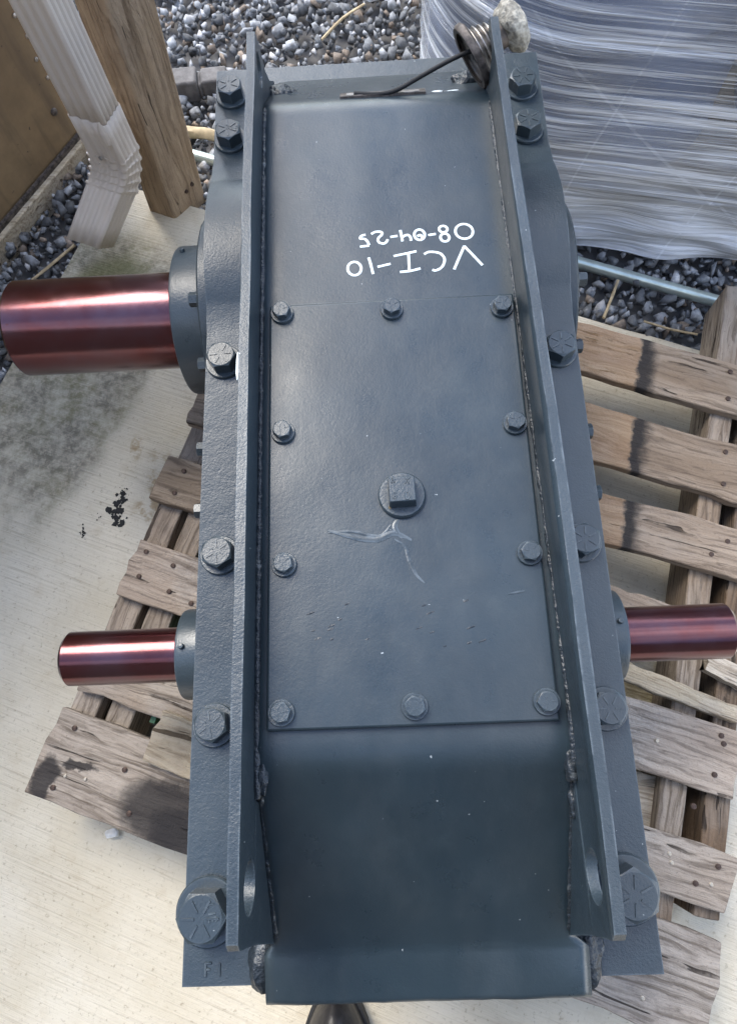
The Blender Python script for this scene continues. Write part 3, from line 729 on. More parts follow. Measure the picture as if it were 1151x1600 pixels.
# inspection cover
CX0, CX1, CY0, CY1, CZ0, CZ1 = -.1045, .1297, .0048, .3985, .6105, .6195
v = []; f = []; NA, NB = 22, 34
for j in range(NB+1):
    for i in range(NA+1):
        x = CX0+(CX1-CX0)*i/NA; y = CY0+(CY1-CY0)*j/NB
        v.append((x, y, CZ1 + .0006*nz(x*8, y*7, 11) + .00035*nz(x*22, y*22, 4)))
nb = len(v); 
for j in range(NB):
    for i in range(NA): q = j*(NA+1)+i; f.append((q, q+1, q+NA+2, q+NA+1))
rim = [i for i in range(NA+1)] + [j*(NA+1)+NA for j in range(1, NB+1)] + [NB*(NA+1)+i for i in range(NA-1, -1, -1)] + [j*(NA+1) for j in range(NB-1, 0, -1)]
low = []
for q in rim: x, y, z = v[q]; low.append(len(v)); v.append((x, y, CZ0-.003))
for a in range(len(rim)): b = (a+1) % len(rim); f.append((rim[a], low[a], low[b], rim[b]))
cov = GB().add(v, f).build('inspection_cover', 'paint', None, 40); bevel(cov, .0022, 3)

# bolts ------------------------------------------------------------
def hex_mesh(flat, h, n=48, marks=3, name='bolt', dash=.55):
    """hex head, base at z=0, chamfered top; grade marks raised on it"""
    m = MB(); v = []; rf = flat/2
    def rh(a): a = (a % (math.pi/3)) - math.pi/6; return rf/math.cos(a)
    A = [2*math.pi*i/n for i in range(n)]
    v += [(rh(a)*math.cos(a), rh(a)*math.sin(a), 0) for a in A]
    v += [(rh(a)*math.cos(a), rh(a)*math.sin(a), h-(rh(a)-rf*.95)*.62) for a in A]
    v += [(rf*.95*math.cos(a), rf*.95*math.sin(a), h) for a in A]; v.append((0, 0, h))
    f = [tuple(range(n))[::-1]]
    for j in (0, 1): f += [(j*n+i, j*n+(i+1) % n, (j+1)*n+(i+1) % n, (j+1)*n+i) for i in range(n)]
    f += [(2*n+i, 2*n+(i+1) % n, 3*n) for i in range(n)]
    m.add(v, f); me = bpy.data.meshes.new(name); me.from_pydata(m.v, [], m.f)
    me.materials.append(MATS['paint_bolt']); me.polygons.foreach_set('use_smooth', [True]*len(me.polygons)); me.update(); me.set_sharp_from_angle(angle=R(28))
    g_ = MB()
    for k in range(marks):
        a = 2*math.pi*k/marks; Mx = Matrix.Rotation(a, 4, 'Z')
        g_.box(rf*.28, rf*(.28+dash), -rf*.045, rf*.045, h-.0004, h+rf*.05, Mx)
    gm = bpy.data.meshes.new('grade_marks'); gm.from_pydata(g_.v, [], g_.f); gm.materials.append(MATS['paint_bolt'])
    wm = MB().lathe([(rf*1.42, 0), (rf*1.42, .0022), (rf*1.36, .0030), (rf*.6, .0030)], 40); wme = bpy.data.meshes.new('washer'); wme.from_pydata(wm.v, [], wm.f); wme.update()
    wme.materials.append(MATS['paint_bolt']); wme.polygons.foreach_set('use_smooth', [True]*len(wme.polygons)); wme.set_sharp_from_angle(angle=R(28))
    return me, gm, wme
def put_bolt(kit, p, spin, normal=None, washer=.0030, wscale=1.0, name='bolt'):
    me, gm, wme = kit
    o = bpy.data.objects.new(name, me); link(o, GR)
    base = Vector(p) + OFF
    q = (Vector(normal).to_track_quat('Z', 'Y') if normal else Euler((0, 0, 0)).to_quaternion())
    o.rotation_mode = 'QUATERNION'; o.rotation_quaternion = q @ Euler((random.uniform(-.02, .02), random.uniform(-.02, .02), spin)).to_quaternion()
    nrm = q @ Vector((0, 0, 1)); o.location = base + nrm*washer
    if gm:
        d = bpy.data.objects.new('grade_marks', gm); link(d, o)
    if washer:
        w2 = bpy.data.objects.new('washer', wme); link(w2, o); w2.location = (0, 0, -washer); w2.scale = (wscale, wscale, washer/.0030)
    return o
small = hex_mesh(.0150, .0070, marks=3); mid = hex_mesh(.0300, .0165, marks=6); big = hex_mesh(.0400, .0240, marks=6)
side = hex_mesh(.0165, .0110, marks=3)
for i, (x, y) in enumerate([(-.092, .388), (.013, .386), (.117, .382), (-.091, .264), (.118, .262), (-.090, .141), (.119, .142), (-.092, .019), (.015, .020), (.120, .020)]):
    put_bolt(small, (x, y, CZ1+.0003), random.random()*1.0, wscale=1.02)
for i, (x, y, kit) in enumerate([(-.181, .815, mid), (-.181, .742, mid), (-.181, .418, mid), (-.179, .187, mid), (-.180, .014, mid), (-.180, -.150, big),
                                 (.199, .800, mid), (.199, .730, mid), (.203, .411, mid), (.201, .184, mid), (.204, .016, mid), (.201, -.142, big)]):
    put_bolt(kit, (x, y, FZ+.0004), .35+random.random()*.9, washer=.004 if kit is mid else .0065, wscale=1.0 if kit is mid else 1.06)

# raised letters (strokes) on two bolt heads and on the plug ------------------------------
LET = {'F': [[(0, 0), (0, 1)], [(0, 1), (.7, 1)], [(0, .52), (.55, .52)]], 'I': [[(.3, 0), (.3, 1)]], 'R': [[(0, 0), (0, 1), (.6, 1), (.7, .78), (.55, .52), (0, .5)], [(.35, .5), (.75, 0)]],
       'L': [[(0, 1), (0, 0), (.65, 0)]], 'E': [[(.7, 0), (0, 0), (0, 1), (.7, 1)], [(0, .5), (.55, .5)]], 'W': [[(0, 1), (.22, 0), (.45, .7), (.68, 0), (.9, 1)]], 'X': [[(0, 0), (.8, 1)], [(.8, 0), (0, 1)]],
       'G': [[(.75, .85), (.45, 1), (.1, .8), (0, .45), (.2, .08), (.6, .05), (.75, .4), (.45, .42)]], 'D': [[(0, 0), (0, 1), (.45, .97), (.75, .7), (.72, .3), (.4, .02), (0, 0)]]}
def letters(txt, org, size, ang, z, r, name, mat, parent):
    m = GB(); ca_, sa_ = math.cos(ang), math.sin(ang); pen = 0
    for ch in txt:
        for st in LET[ch]:
            pts = []
            for (a, b) in st:
                lx, ly = (pen+a*.72)*size, b*size
                pts.append((org[0]+lx*ca_-ly*sa_, org[1]+lx*sa_+ly*ca_, z))
            m.tube(pts, r, 6, .8)
        pen += 1.0 if ch not in 'I' else .75
    return m.build(name, mat, parent, 50)
letters('FIR', (-.168, .747, 0), .0062, R(180), FZ+.0207, .0009, 'raised_letters', 'paint_bolt', None).location = (0, 0, 0)
letters('LIE', (-.1745, -.1395, 0), .0062, R(-80), FZ+.0310, .0011, 'raised_letters', 'paint_bolt', None)
letters('F7'.replace('7', 'I'), (-.182, -.203, 0), .0105, R(0), FZ+.0006, .0011, 'cast_letters', 'paint_rough', None)

# square head plug with round collar
m = GB(); m.lathe([(.0208, CZ1-.002), (.0208, CZ1+.003), (.0195, CZ1+.0048), (.0165, CZ1+.0050)], 48, 'z', Matrix.Translation((.0135, .1985, 0)))
pc = m.build('plug_collar', 'paint_bolt')
m = GB(); Mx = Matrix.Translation((.0135, .1985, 0)) @ Matrix.Rotation(R(1.5), 4, 'Z')
v = [(-.0120, -.0120, CZ1+.004), (.0120, -.0120, CZ1+.004), (.0120, .0120, CZ1+.004), (-.0120, .0120, CZ1+.004), (-.0112, -.0112, CZ1+.0200), (.0112, -.0112, CZ1+.0200), (.0112, .0112, CZ1+.0200), (-.0112, .0112, CZ1+.0200)]
m.add([Mx @ Vector(q) for q in v], [(0, 3, 2, 1), (4, 5, 6, 7), (0, 1, 5, 4), (1, 2, 6, 5), (2, 3, 7, 6), (3, 0, 4, 7)])
ph = m.build('plug_head', 'paint_bolt'); bevel(ph, .0010, 2)
for ch, (a, b), an in (('W', (.0043, .2035), 12), ('X', (.0160, .2030), -8), ('G', (.0050, .1895), 0), ('D', (.0165, .1890), 0)):
    letters(ch, (a, b, 0), .0062, R(an), CZ1+.0201, .0007, 'raised_letters', 'paint_bolt', None)
lump((.0025, .1868, CZ1+.0052), .0014, 8, 'bare_spot').data.materials[0] = MATS['brass']

# paint ridges and scratches standing proud on the cover and hood
def ridge(pts, r, mat='paint', name='paint_ridge', flat=.14):
    pts = smooth_pts(pts, 5); n = len(pts)
    GB().tube(pts, [r*(.25+.75*math.sin(math.pi*(i+.5)/n))*(1+.3*nz(i*.5, r*700, 1)) for i in range(n)], 8, flat, .1).build(name, mat, None, 60)
z = CZ1+.0003
ridge([(-.052, .170, z), (-.030, .163, z), (-.010, .160, z), (.005, .165, z), (.020, .158, z)], .0030)
ridge([(-.052, .168, z), (-.03, .168, z), (-.008, .163, z), (.003, .173, z)], .0014)
ridge([(.005, .160, z), (.014, .152, z), (.017, .140, z), (.022, .128, z), (.029, .120, z)], .0016)
ridge([(.010, .178, z), (.006, .170, z), (.012, .160, z)], .0022)
ridge([(.098, .108, z), (.112, .110, z)], .0010)
for k in range(24):
    x, y = random.uniform(-.075, .075), random.uniform(.060, .105); L_ = random.uniform(.003, .008)
    ridge([(x, y, z-.0002), (x+L_, y+L_*.35, z-.0002)], .0009, 'weld', 'paint_drip')
ridge([(-.112, .468, .6105), (-.105, .452, .6112), (-.106, .430, .6112), (-.098, .410, .6105)], .006)
ridge([(-.108, .470, .611), (-.098, .473, .611), (-.090, .472, .611)], .0022)
ridge([(.012, -.203, .502), (.018, -.211, .499)], .0022); ridge([(.068, -.205, .5), (.075, -.212, .497)], .002); ridge([(-.07, -.183, .508), (-.062, -.180, .509)], .0016, 'weld')

# handwriting in white paint marker: VCI-10 / 08-04-25, written from the far side
def px2(a, b):   # writing laid out on the hood, read from the opposite side
    X_ = 520 + a/4.427; Y_ = 330 + b/4.427
    return X_, Y_
AW = ((.089, .459), (-.029, .435))
def hand(a, b):
    """marker sheet coordinates -> hood coordinates (affine, measured on the sheet metal)"""
    x = .0885 - (913-a)/813*.1180 + (b-250)/190*(.0003)
    y = .459 - (b-250)*.000148 + (913-a)*.0000050
    return (x, y)
def stroke(pts, name, closed=False):
    if closed: pts = pts + [pts[0], pts[1]]
    P3 = [(*hand(a, b), .6119) for a, b in pts]
    P3 = smooth_pts(P3, 5) if len(pts) > 2 else [Vector(P3[0]).lerp(Vector(P3[1]), i/8) for i in range(9)]
    rd = [.00135*(1+.18*nz(i*.6, pts[0][0], 2)) for i in range(len(P3))]
    # follow the wavy sheet
    for q in P3: q.z = .610 + .003 + .0008*nz(q.x*7, q.y*6, 2) + .0004*nz(q.x*26, q.y*22, 5) + .00025
    GB().tube(P3, rd, 8, .28).build(name, 'marker', None, 60)
def ell(cx, cy, rx, ry, n=14, ph=0): return [(cx+rx*math.cos(ph+2*math.pi*i/n), cy+ry*math.sin(ph+2*math.pi*i/n)) for i in range(n)]
for s in [[(826, 432), (910, 248)], [(910, 248), (1020, 404)], [(632, 306), (660, 290), (700, 290), (745, 305), (768, 345), (758, 390), (735, 420), (700, 436), (680, 428)],
          [(424, 314), (500, 298), (582, 280)], [(527, 292), (524, 436)], [(460, 440), (530, 434), (600, 416)], [(310, 396), (400, 374)], [(254, 322), (266, 380), (278, 452)],
          [(672, 153), (724, 146)], [(482, 106), (488, 150), (492, 198)], [(490, 168), (510, 152), (535, 148), (550, 170), (550, 196)], [(410, 160), (460, 152)],
          [(280, 134), (310, 116), (350, 118), (352, 140), (326, 170), (330, 200), (360, 212), (382, 198), (390, 178)],
          [(240, 138), (212, 146), (202, 168), (232, 172), (250, 190), (262, 222)], [(262, 226), (198, 234)], [(596, 160), (618, 150), (630, 172)]]:
    stroke(s, 'marker_stroke')
for s in [ell(153, 405, 46, 52, 14), ell(920, 130, 60, 60), ell(612, 148, 36, 42), ell(778, 108, 28, 26), ell(784, 176, 30, 32)]: stroke(s, 'marker_stroke', True)

# name plate on the far slope
m = GB(); q = Matrix.Translation((.0155, .672, .6005)) @ Matrix.Rotation(R(-33), 4, 'X'); m.box(-.047, .047, -.009, .012, -.001, .0022, q)
npl = m.build('name_plate', 'rust_dark')
m = GB(); m.box(-.040, .040, -.006, .008, .0022, .0026, q); m.build('worn_face', 'rust_steel', None).name = 'plate_face'
for k in range(7):
    x = random.uniform(-.03, .09); L_ = random.uniform(.006, .014); yy = .668+random.uniform(0, .016); zz = .610-(yy-.653)*.70+.0035
    ridge([(x, yy, zz), (x+L_, yy+.001, zz)], .0011, 'marker', 'paint_chip')

ridge([(-.1250, .325, .6600), (-.1252, .310, .6600), (-.1250, .298, .6600)], .0014, 'marker', 'paint_chip', 1.0)
# shafts, collars, bearing caps
def shaft(x0, x1, y, r, name, inner):
    """chamfered end at x0"""
    s = 1 if x1 > x0 else -1
    m = GB(); m.lathe([(r*.30, x0+s*.001), (r*.30, x0+s*.006), (r*.32, x0+s*.001), (r-.0045, x0), (r, x0+s*.0045), (r, x1)], 72, 'x', Matrix.Translation((0, y, SZ)))
    return m.build(name, 'shaft', None, 40)
shaft(-.523, -.200, SY+.003, .0680, 'output_shaft', 0)
shaft(-.410, -.19, SMY, .0338, 'input_shaft', 0)
shaft(.413, .21, SMY+.003, .0338, 'input_shaft', 0)
def collar(x0, x1, y, r, name='seal_collar'):
    s = 1 if x1 > x0 else -1
    m = GB(); m.lathe([(r*.62, x0+s*.003), (r*.66, x0), (r-.005, x0), (r-.0012, x0+s*.0015), (r, x0+s*.005), (r, x1)], 64, 'x', Matrix.Translation((0, y, SZ)))
    return m.build(name, 'paint_bolt', None, 40)
collar(-.2600, -.196, SMY, .0560); collar(.2765, .22, SMY+.003, .0560)
collar(-.2755, -.215, SY, .1040, 'cap_hub')
for x0, x1 in ((-.228, FX0+.002), (.251, FX1-.002)):
    m = GB(); s = 1 if x1 > x0 else -1
    m.lathe([(.02, x0+s*.0002), (.139, x0), (.1415, x0+s*.0025), (.1415, x1)], 72, 'x', Matrix.Translation((0, SY, SZ))); m.build('bearing_cap', 'paint_rough', None, 40)
    m = GB(); x0b = x0 + s*.010
    m.lathe([(.02, x0b+s*.0002), (.108, x0b), (.1105, x0b+s*.0025), (.1105, x1)], 64, 'x', Matrix.Translation((0, .305, SZ))); m.build('bearing_cap', 'paint_rough', None, 40)
    nn = (-1, 0, 0) if x0 < 0 else (1, 0, 0)
    for a in (36, 110, 150, 200, 245, 290, 335):
        p = (x0, SY+.1225*math.cos(R(a)), SZ+.1225*math.sin(R(a)))
        put_bolt(side, p, random.random(), nn, .0025, name='cap_bolt')
    for a in (64.8, 115, 180, 245, 300, 0):
        p = (x0b, .305+.094*math.cos(R(a)), SZ+.094*math.sin(R(a)))
        put_bolt(side, p, random.random(), nn, .0025, name='cap_bolt')
for (x, y, z_, nn) in ((-.250, SMY+.003, SZ+.0555, (0, .05, 1)), (.266, SMY+.012, SZ+.0545, (0, .2, 1)), (-.262, SY+.052, SZ+.0900, (0, .55, 1))):
    m = GB(); q = Matrix.Translation((x, y, z_)) @ Vector(nn).to_track_quat('Z', 'Y').to_matrix().to_4x4()
    m.lathe([(.0036, -.002), (.0036, .003), (.0028, .0045), (.0012, .0048)], 14, 'z', q); m.build('set_screw', 'paint_bolt', None, 40)

# ------------------------------------------------------------------ things lying on or near the reducer
def build_fitting():
    c0 = Vector((.0, .700, .634)); root = empty('pipe_fitting', (.1385, .705, .632))
    q = Matrix.Rotation(R(24), 4, 'Z') @ Matrix.Rotation(R(-20), 4, 'Y')
    m = MB(); m.lathe([(.0270, -.0330), (.0325, -.0335), (.0345, -.031), (.0345, -.0265), (.0325, -.0245), (.0285, -.0245)], 56, 'x', q, cap=False); m.build('rim', 'rust_dark', root, 40)
    prof = [(.006, -.0175), (.0275, -.020), (.0275, -.0330)]; prof = [(.0150, -.001)]
    for i in range(5): t = -.003-.0060*i; r0 = .0180+.0021*i; prof += [(r0, t), (r0+.0022, t-.0012), (r0+.0022, t-.0024), (r0, t-.0036)]
    m = MB(); m.lathe(prof, 48, 'x', q, cap=False); m.build('threaded_sleeve', 'dull_steel', root, 30)
    m = MB(); m.lathe([(.0135, -.012), (.0135, .026)], 28, 'x', q); m.build('pin', 'rust_dark', root, 40)
    bm = bmesh.new(); bmesh.ops.create_icosphere(bm, subdivisions=4, radius=1)
    for v_ in bm.verts:
        k = 1 + .16*nz(v_.co.x*1.6+3, v_.co.y*1.6, v_.co.z*1.6) + .05*nz(v_.co.x*6, v_.co.y*6, v_.co.z*6+2)
        v_.co = q @ Vector((.020+v_.co.x*.015*k, v_.co.y*.0255*k, v_.co.z*.0255*k))
    me = bpy.data.meshes.new('cap'); bm.to_mesh(me); bm.free(); mobj('cap', me, 'crust', root, 60)
    tag(root, 'rusty threaded steel fitting with crusty cap stuck through a lifting hole', 'pipe fitting')
build_fitting()
m = MB(); m.tube(smooth_pts([(-.016, .672, .6045), (.010, .668, .6055), (.030, .668, .6090), (.055, .676, .616), (.085, .684, .626), (.108, .690, .631), (.122, .694, .630)], 8), .0024, 10)
tag(m.build('black_cable', 'cable', None, 60), 'thin black cable running from the steel fitting to the worn name plate', 'cable')

m = MB(); pa, pb = Vector((-.47, 1.236, .0)), Vector((.668, .768, .0)); d = (pb-pa).normalized()
def tubebetween(pa, pb, r, r_in): 
    q = Matrix.Translation(pa) @ (pb-pa).normalized().to_track_quat('X', 'Z').to_matrix().to_4x4(); L_ = (pb-pa).length
    return MB().lathe([(r_in, .02), (r_in, 0), (r, 0), (r, L_), (r_in, L_), (r_in, L_-.02)], 28, 'x', q)
tag(tubebetween(pa, pb, .0115, .0095).build('metal_conduit', 'galv', None, 40), 'thin pale metal tube lying across the gravel behind the reducer', 'tube')

def stick(name, pts, r, mat, label, cat, group=None):
    m = MB(); m.tube(smooth_pts(pts, 4), r, 7, 1, .25); return tag(m.build(name, mat, None, 50), label, cat, group)
stick('wood_stick', [(-.41, 1.262, 0.005), (-.36, 1.25, .006), (-.30, 1.232, .004)], .012, 'straw', 'short bleached stick beside the metal tube near the post', 'stick')
stick('straw_stalk', [(.47, .83, .004), (.452, .79, .006), (.43, .745, .008)], .0028, 'straw', 'straight straw stalk on gravel near the broken brown board', 'straw')
stick('straw_stalk', [(.505, .735, .006), (.55, .715, .007), (.60, .700, .007)], .0022, 'straw', 'thin straw stalk on gravel touching the pallet stringer end', 'straw')
stick('straw_stalk', [(-.70, .905, .0), (-.655, .945, .003), (-.62, .985, .0)], .003, 'straw', 'straw stalk on gravel below the downspout outlet', 'straw')
stick('straw_stalk', [(.0, 1.60, .004), (-.05, 1.56, .006), (-.10, 1.50, .004)], .003, 'straw', 'pale straw stalk on open gravel behind the reducer', 'straw')

def rock(name, c_, s, mat, label, cat, seed):
    bm = bmesh.new(); r_ = random.Random(seed)
    for _ in range(16):
        d = Vector((r_.gauss(0, 1), r_.gauss(0, 1), r_.gauss(0, 1))).normalized(); bm.verts.new((d.x*s[0], d.y*s[1], d.z*s[2]))
    bmesh.ops.convex_hull(bm, input=bm.verts); bmesh.ops.delete(bm, geom=[x for x in bm.verts if not x.link_faces], context='VERTS')
    me = bpy.data.meshes.new(name); bm.to_mesh(me); bm.free(); return tag(mobj(name, me, mat, None, 0, c_), label, cat)
MATS['block'] = m_simple('grey_stone', (.13, .122, .118), .85, 0, 60, .25, .6, .004)
def block(): 
    m = MB(); q = Matrix.Translation((-.36, 1.395, .006)) @ Matrix.Rotation(R(4), 4, 'Z'); m.box(-.085, -.016, -.024, .026, -.03, .022, q); m.box(-.008, .050, -.022, .022, -.03, .018, q); m.box(-.017, -.007, -.021, .021, -.03, .012, q)
    o = m.build('stone_strip', 'block', None, 30); bevel(o, .005, 2); tag(o, 'cracked grey stone strip half buried in gravel behind the reducer', 'stone')
block()
rock('pale_rock', (.02, 1.66, .0), (.045, .035, .03), 'white_bit', 'large pale stone on the gravel behind the reducer', 'stone', 3)

# black flakes on the concrete, white crumb by the pallet corner
def flake(c_, s, seed, label, mat='black_flake', name='tar_flake', cat='tar flake', group=None, cells=26):
    r_ = random.Random(seed); m = MB()
    for _ in range(cells):
        a = r_.uniform(0, 6.28); d = s*r_.random()
        x, y = c_[0]+d*math.cos(a)*.75, c_[1]+d*math.sin(a)*1.2; k = s*r_.uniform(.04, .24); n = 9; z0 = .0006; h = r_.uniform(.0009, .0018)
        ring = [(x+k*math.cos(6.28*i/n)*r_.uniform(.35, 1.3), y+k*math.sin(6.28*i/n)*r_.uniform(.35, 1.3)) for i in range(n)]
        v = [(p[0], p[1], z0) for p in ring] + [(x+(p[0]-x)*.8, y+(p[1]-y)*.8, h) for p in ring]
        m.add(v, [tuple(range(n))[::-1], tuple(range(n, 2*n))] + [(i, (i+1) % n, n+(i+1) % n, n+i) for i in range(n)])
    return tag(m.build(name, mat, None, 0), label, cat, group)
flake((-.487, .402), .026, 1, 'largest cluster of black crumbs on the concrete beside the pallet', cells=46)
flake((-.480, .437), .016, 2, 'second largest cluster of black crumbs beside the largest cluster', cells=30)
flake((-.549, .365), .014, 3, 'loose scatter of black crumbs on the slab farthest from the pallet', cells=16)
flake((-.521, .392), .008, 5, 'tiny speck of black crumbs between the larger crumb clusters', cells=6)
rock('white_crumb', (-.455, -.135, .008), (.012, .009, .008), 'white_bit', 'small white crumb on concrete beside the charred pallet board corner', 'crumb', 8)

# ------------------------------------------------------------------ stretch-wrapped drums
DR = .292
DC = [Vector((.392, 1.222, 0)), Vector((.975, 1.096, 0)), Vector((.515, 1.80, 0)), Vector((1.10, 1.675, 0))]
def build_drum(c_, label):
    root = empty('steel_drum', (c_.x, c_.y, .12)); r = DR-.012
    pr = [(r*.97, .0), (r, .004), (r, .012), (r*.985, .018), (r*.985, .27)]
    for zc in (.29, .58): pr += [(r*.985, zc-.018), (r*1.012, zc-.006), (r*1.012, zc+.006), (r*.985, zc+.018)]
    pr += [(r*.985, .852), (r, .858), (r, .875), (r*.97, .875), (r*.97, .865)]
    m = MB(); m.lathe(pr, 72); m.build('shell', 'drum', root, 40)
    m = MB(); m.lathe([(.028, .865), (.028, .874), (.022, .876)], 24, 'z', Matrix.Translation((r*.7, 0, 0))); m.build('bung', 'rust_steel', root, 40)
    tag(root, label, 'drum', 'drums under the stretch film')
DL = ['dark blue drum under stretch film, next to the rusty fitting', 'dark blue drum under stretch film, beyond the metal tube end', 'dark blue drum under film in the rear row, behind the drum next to the fitting', 'dark blue drum under film in the rear row, behind the drum beyond the tube end']
build_drum(DC[0], DL[0]); build_drum(DC[1], DL[1]); build_drum(DC[2], DL[2]); build_drum(DC[3], DL[3])
sk = empty('wrapped_skid', (.745, 1.448, -.01), R(-12.2)); tag(sk, 'low wooden skid under the stretch wrapped drums', 'skid')
for k in range(6): plank('skid_board', -.47, .47, -.47+k*.165, -.36+k*.165, .10, .122, 'wood_pale', sk, 60+k)
for k in range(3): plank('skid_runner', -.46+k*.44, -.42+k*.44, -.47, .47, .0, .098, 'wood_dark', sk, 70+k, along='v')
def build_film():
    # convex outline round the four drums
    pts = []
    for c_ in DC:
        for i in range(72):
            a = 2*math.pi*i/72; pts.append((c_.x+DR*math.cos(a), c_.y+DR*math.sin(a)))
    pts = sorted(set(pts))
    def half(ps):
        h = []
        for p in ps:
            while len(h) > 1 and (h[-1][0]-h[-2][0])*(p[1]-h[-2][1])-(h[-1][1]-h[-2][1])*(p[0]-h[-2][0]) <= 0: h.pop()
            h.append(p)
        return h
    hull = half(pts)[:-1] + half(pts[::-1])[:-1]
    P2 = [Vector((a, b)) for a, b in hull]; n = len(P2); Ls = [0]
    for i in range(n): Ls.append(Ls[-1]+(P2[(i+1) % n]-P2[i]).length)
    tot = Ls[-1]; NU, NZ = 420, 120; v = []; uvs = []; cen = Vector((.745, 1.448))
    for j in range(NZ+1):
        z = -.004 + .99*(j/NZ)**1.15
        for i in range(NU):
            s = tot*i/NU; k = max(q for q in range(n) if Ls[q] <= s); t = (s-Ls[k])/max(1e-9, Ls[k+1]-Ls[k])
            p = P2[k].lerp(P2[(k+1) % n], t); nr = (p-cen).normalized()
            d = .004*nz(s*1.6, z*26+s*.7, 1) + .003*nz(s*3, z*60-s*1.5, 7) + .006*nz(s*2, z*5, 3)
            # sag between drums, gathered skirt at the foot, drum hoops pressing through
            if z < .14: d += -.010 + .016*nz(s*7, z*30, 5) + .010*max(0, .05-z)/.05*(1+nz(s*9, 0, 2))
            for zh in (.41, .70): d += .007*math.exp(-((z-zh)/.016)**2)
            if z > .97: d -= .06*(z-.97)/.02
            p = p + nr*d; v.append((p.x, p.y, z)); uvs.append((s, z))
    f = [(j*NU+i, j*NU+(i+1) % NU, (j+1)*NU+(i+1) % NU, (j+1)*NU+i) for j in range(NZ) for i in range(NU)]
    me = bpy.data.meshes.new('stretch_film'); me.from_pydata(v, [], f); me.update()
    uvl = me.uv_layers.new(name='uv'); vi = np.empty(len(me.loops), dtype=np.int32); me.loops.foreach_get('vertex_index', vi)
    U = np.array(uvs)[vi].copy(); 
    U = U.reshape(-1, 4, 2); wrap = (U[:, :, 0].max(1)-U[:, :, 0].min(1)) > 1; U[wrap, :, 0] = np.where(U[wrap, :, 0] < 1, U[wrap, :, 0]+tot, U[wrap, :, 0])
    uvl.data.foreach_set('uv', U.ravel().astype(np.float32))
    o = mobj('stretch_film', me, 'film', None, 60)
    tag(o, 'cloudy streaked stretch film wrapped tightly round the group of drums', 'stretch film')
build_film()

# ------------------------------------------------------------------ person taking the picture (only a boot toe is in view)
def skin_body(name, verts, edges, radii, mat, parent, sub=2, root_i=0):
    me = bpy.data.meshes.new(name); me.from_pydata(verts, edges, []); o = bpy.data.objects.new(name, me); COL.objects.link(o)
    o.modifiers.new('skin', 'SKIN'); sl = me.skin_vertices[0] if me.skin_vertices else None
    if sl is None:
        bpy.context.view_layer.objects.active = o; sl = me.skin_vertices[0]
    for i, r in enumerate(radii): sl.data[i].radius = (r, r) if not isinstance(r, tuple) else r
    sl.data[root_i].use_root = True
    o.modifiers.new('sub', 'SUBSURF').levels = sub; o.modifiers['sub'].render_levels = sub
    dg = bpy.context.evaluated_depsgraph_get(); m2 = bpy.data.meshes.new_from_object(o.evaluated_get(dg)); bpy.data.objects.remove(o)
    m2.materials.clear(); m2.name = name; return mobj(name, m2, mat, parent, 70)
per = empty('person', (0, -.62, 0))
tag(per, 'person in dark clothes and black leather boots standing at the end of the reducer', 'person')
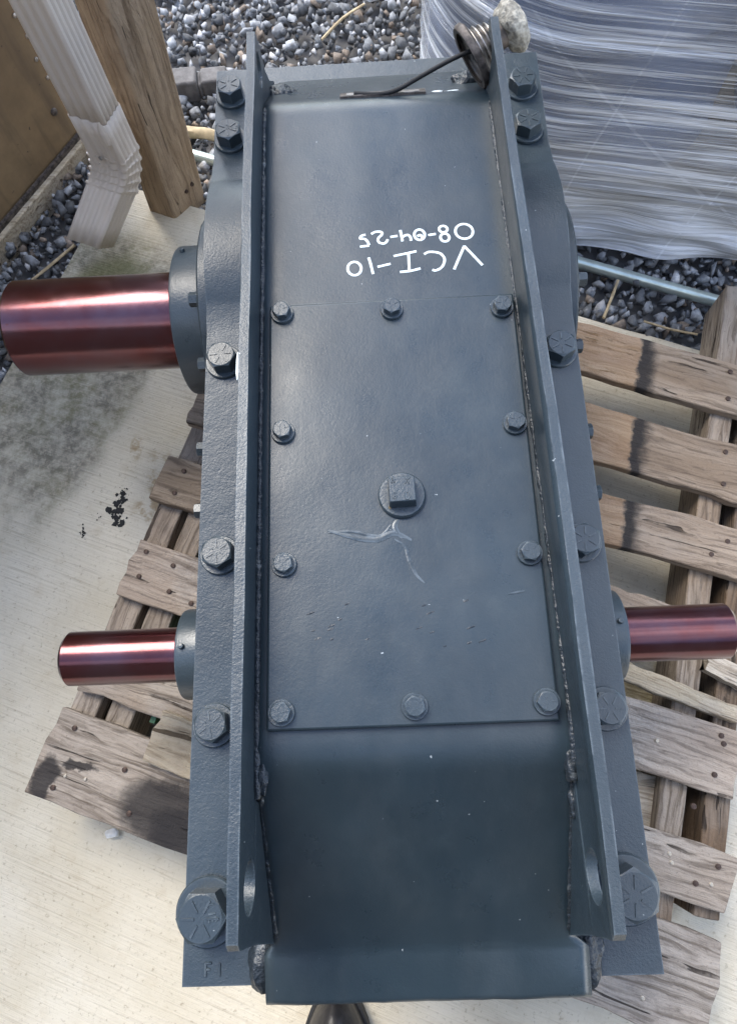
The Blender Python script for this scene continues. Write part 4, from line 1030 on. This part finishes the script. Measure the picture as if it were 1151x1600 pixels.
def build_person():
    V = []; Ed = []; Rr = []
    def add(p, r, to=None):
        V.append((p[0], p[1]+.62, p[2])); Rr.append(r)
        if to is not None: Ed.append((to, len(V)-1))
        return len(V)-1
    pel = add((.02, -.63, .93), (.15, .12)); sp1 = add((.02, -.63, 1.10), (.15, .11), pel); ch = add((.02, -.625, 1.30), (.17, .12), sp1)
    nk0 = add((.02, -.615, 1.43), .075, ch); nk = add((.02, -.585, 1.50), .055, nk0); hd = add((.02, -.555, 1.60), (.078, .092), nk); ht = add((.02, -.545, 1.70), (.070, .085), hd)
    nose = add((.02, -.455, 1.58), .014, hd)
    for s, ax, ay in ((-1, -.105, -.575), (1, .145, -.645)):
        hip = add((.02+s*.09, -.63, .86), .095, pel); kn = add((.02+s*.10, (-.60+ay)/2+.01, .48), .068, hip); an = add((ax, ay, .11), .050, kn); add((ax, ay+.005, .075), .048, an)
        sh = add((.02+s*.18, -.62, 1.40), .065, ch); elb = add((.02+s*.27, -.47, 1.16), .048, sh); wr = add((s*.115, -.16, 1.235), .030, elb)
        pal_ = add((s*.095, -.095, 1.245), (.038, .020), wr)
        for k in range(4):
            a = add((s*(.092-.006*k), -.045+.0*k, 1.262-.022*k+.02), .0095, pal_); b = add((s*(.070-.004*k), -.022, 1.258-.022*k+.02), .0085, a); add((s*(.050-.002*k), -.030, 1.254-.02*k+.02), .0075, b)
        a = add((s*.075, -.085, 1.262), .011, pal_); add((s*.052, -.062, 1.268), .009, a)
    body = skin_body('body', V, Ed, Rr, None, per, 2, pel)
    for m_ in ('trousers', 'jacket', 'skin', 'hair'): body.data.materials.append(MATS[m_])
    for p in body.data.polygons:
        c_ = p.center; r = math.hypot(c_.x-.02, c_.y-.06)
        if c_.z < .98: p.material_index = 0
        elif c_.z > 1.49 and c_.y < .3: p.material_index = 3 if (c_.z > 1.655 or c_.y < .04) else 2
        elif c_.y > .44: p.material_index = 2
        else: p.material_index = 1
    for s in (-1, 1):
        for nm, p, r in (('eye', (.02+s*.032, .137, 1.615), .012), ('ear', (.02+s*.083, .055, 1.60), .022)):
            bm = bmesh.new(); bmesh.ops.create_icosphere(bm, subdivisions=2, radius=r)
            if nm == 'ear':
                for q in bm.verts: q.co.x *= .4; q.co.z *= 1.4
            me = bpy.data.meshes.new(nm); bm.to_mesh(me); bm.free(); mobj(nm, me, 'skin' if nm == 'ear' else 'white_bit', per, 60, p)
    m = MB(); m.tube([(.0, .146, 1.542), (.02, .150, 1.540), (.04, .146, 1.542)], .006, 8); m.build('mouth', 'skin', per, 60)
    # boots: rounded toe, sole and welt
    for ax, ytoe in ((-.105, -.345), (.145, -.415)):
        rows = []; v = []; NY, NA = 22, 20; ln = .29
        for j in range(NY+1):
            t = j/NY; y = ytoe - ln*t + .62
            wd = .048*(1-max(0, .30-t)**2*8.6)*(1-.22*max(0, t-.38)) ; wd = max(wd, .004)
            if t > .9: wd *= 1-((t-.9)/.1)**2*.45
            hh = .030 + .042*min(1, (t/.16))**.6 + .045*max(0, t-.35)/.65 + (.035 if t > .55 else .035*max(0, (t-.35)/.2))
            row = []
            for i in range(NA):
                a = 2*math.pi*i/NA; ca_, sa_ = math.cos(a), math.sin(a)
                zz = .022 + (hh*max(0, sa_)**.85 if sa_ > 0 else 0.006*sa_)
                row.append(len(v)); v.append((ax + wd*ca_*(1-.25*max(0, sa_)**2), y, zz))
            rows.append(row)
        f = [(rows[j][i], rows[j][(i+1) % NA], rows[j+1][(i+1) % NA], rows[j+1][i]) for j in range(NY) for i in range(NA)]
        f.append(tuple(rows[0])[::-1]); f.append(tuple(rows[-1]))
        bt = mesh('boot', v, f, 'boot', per, 60)
        m = MB(); pr = []
        for j in range(NY+1):
            t = j/NY; wd = max(.006, .051*(1-max(0, .30-t)**2*8.4)*(1-.22*max(0, t-.38))); pr.append((wd, ytoe+.004-(ln+.006)*t+.62))
        ring = [(ax+a, b) for a, b in pr] + [(ax-a, b) for a, b in pr[::-1]]; n = len(ring)
        m.add([(a, b, .001) for a, b in ring]+[(a, b, .023) for a, b in ring], [tuple(range(n))[::-1], tuple(range(n, 2*n))]+[(i, (i+1) % n, n+(i+1) % n, n+i) for i in range(n)])
        m.build('sole', 'sole', bt, 40)
        m = MB(); m.tube(smooth_pts([(ax+.030, ytoe-.075+.62, .075), (ax, ytoe-.068+.62, .096), (ax-.030, ytoe-.075+.62, .075)], 6), .0022, 7); m.build('toe_seam', 'sole', bt, 60)
build_person()
def build_phone():
    q = cam.matrix_world.copy(); Mx = q @ Matrix.Translation((.018, -.045, .012))
    m = MB(); m.box(-.037, .037, -.075, .075, -.0042, .0042)
    o = m.build('phone', 'phone', None, 30); o.matrix_world = Mx; bevel(o, .003, 3)
    tag(o, 'dark smartphone held over the end of the reducer by the person', 'phone')
build_phone()
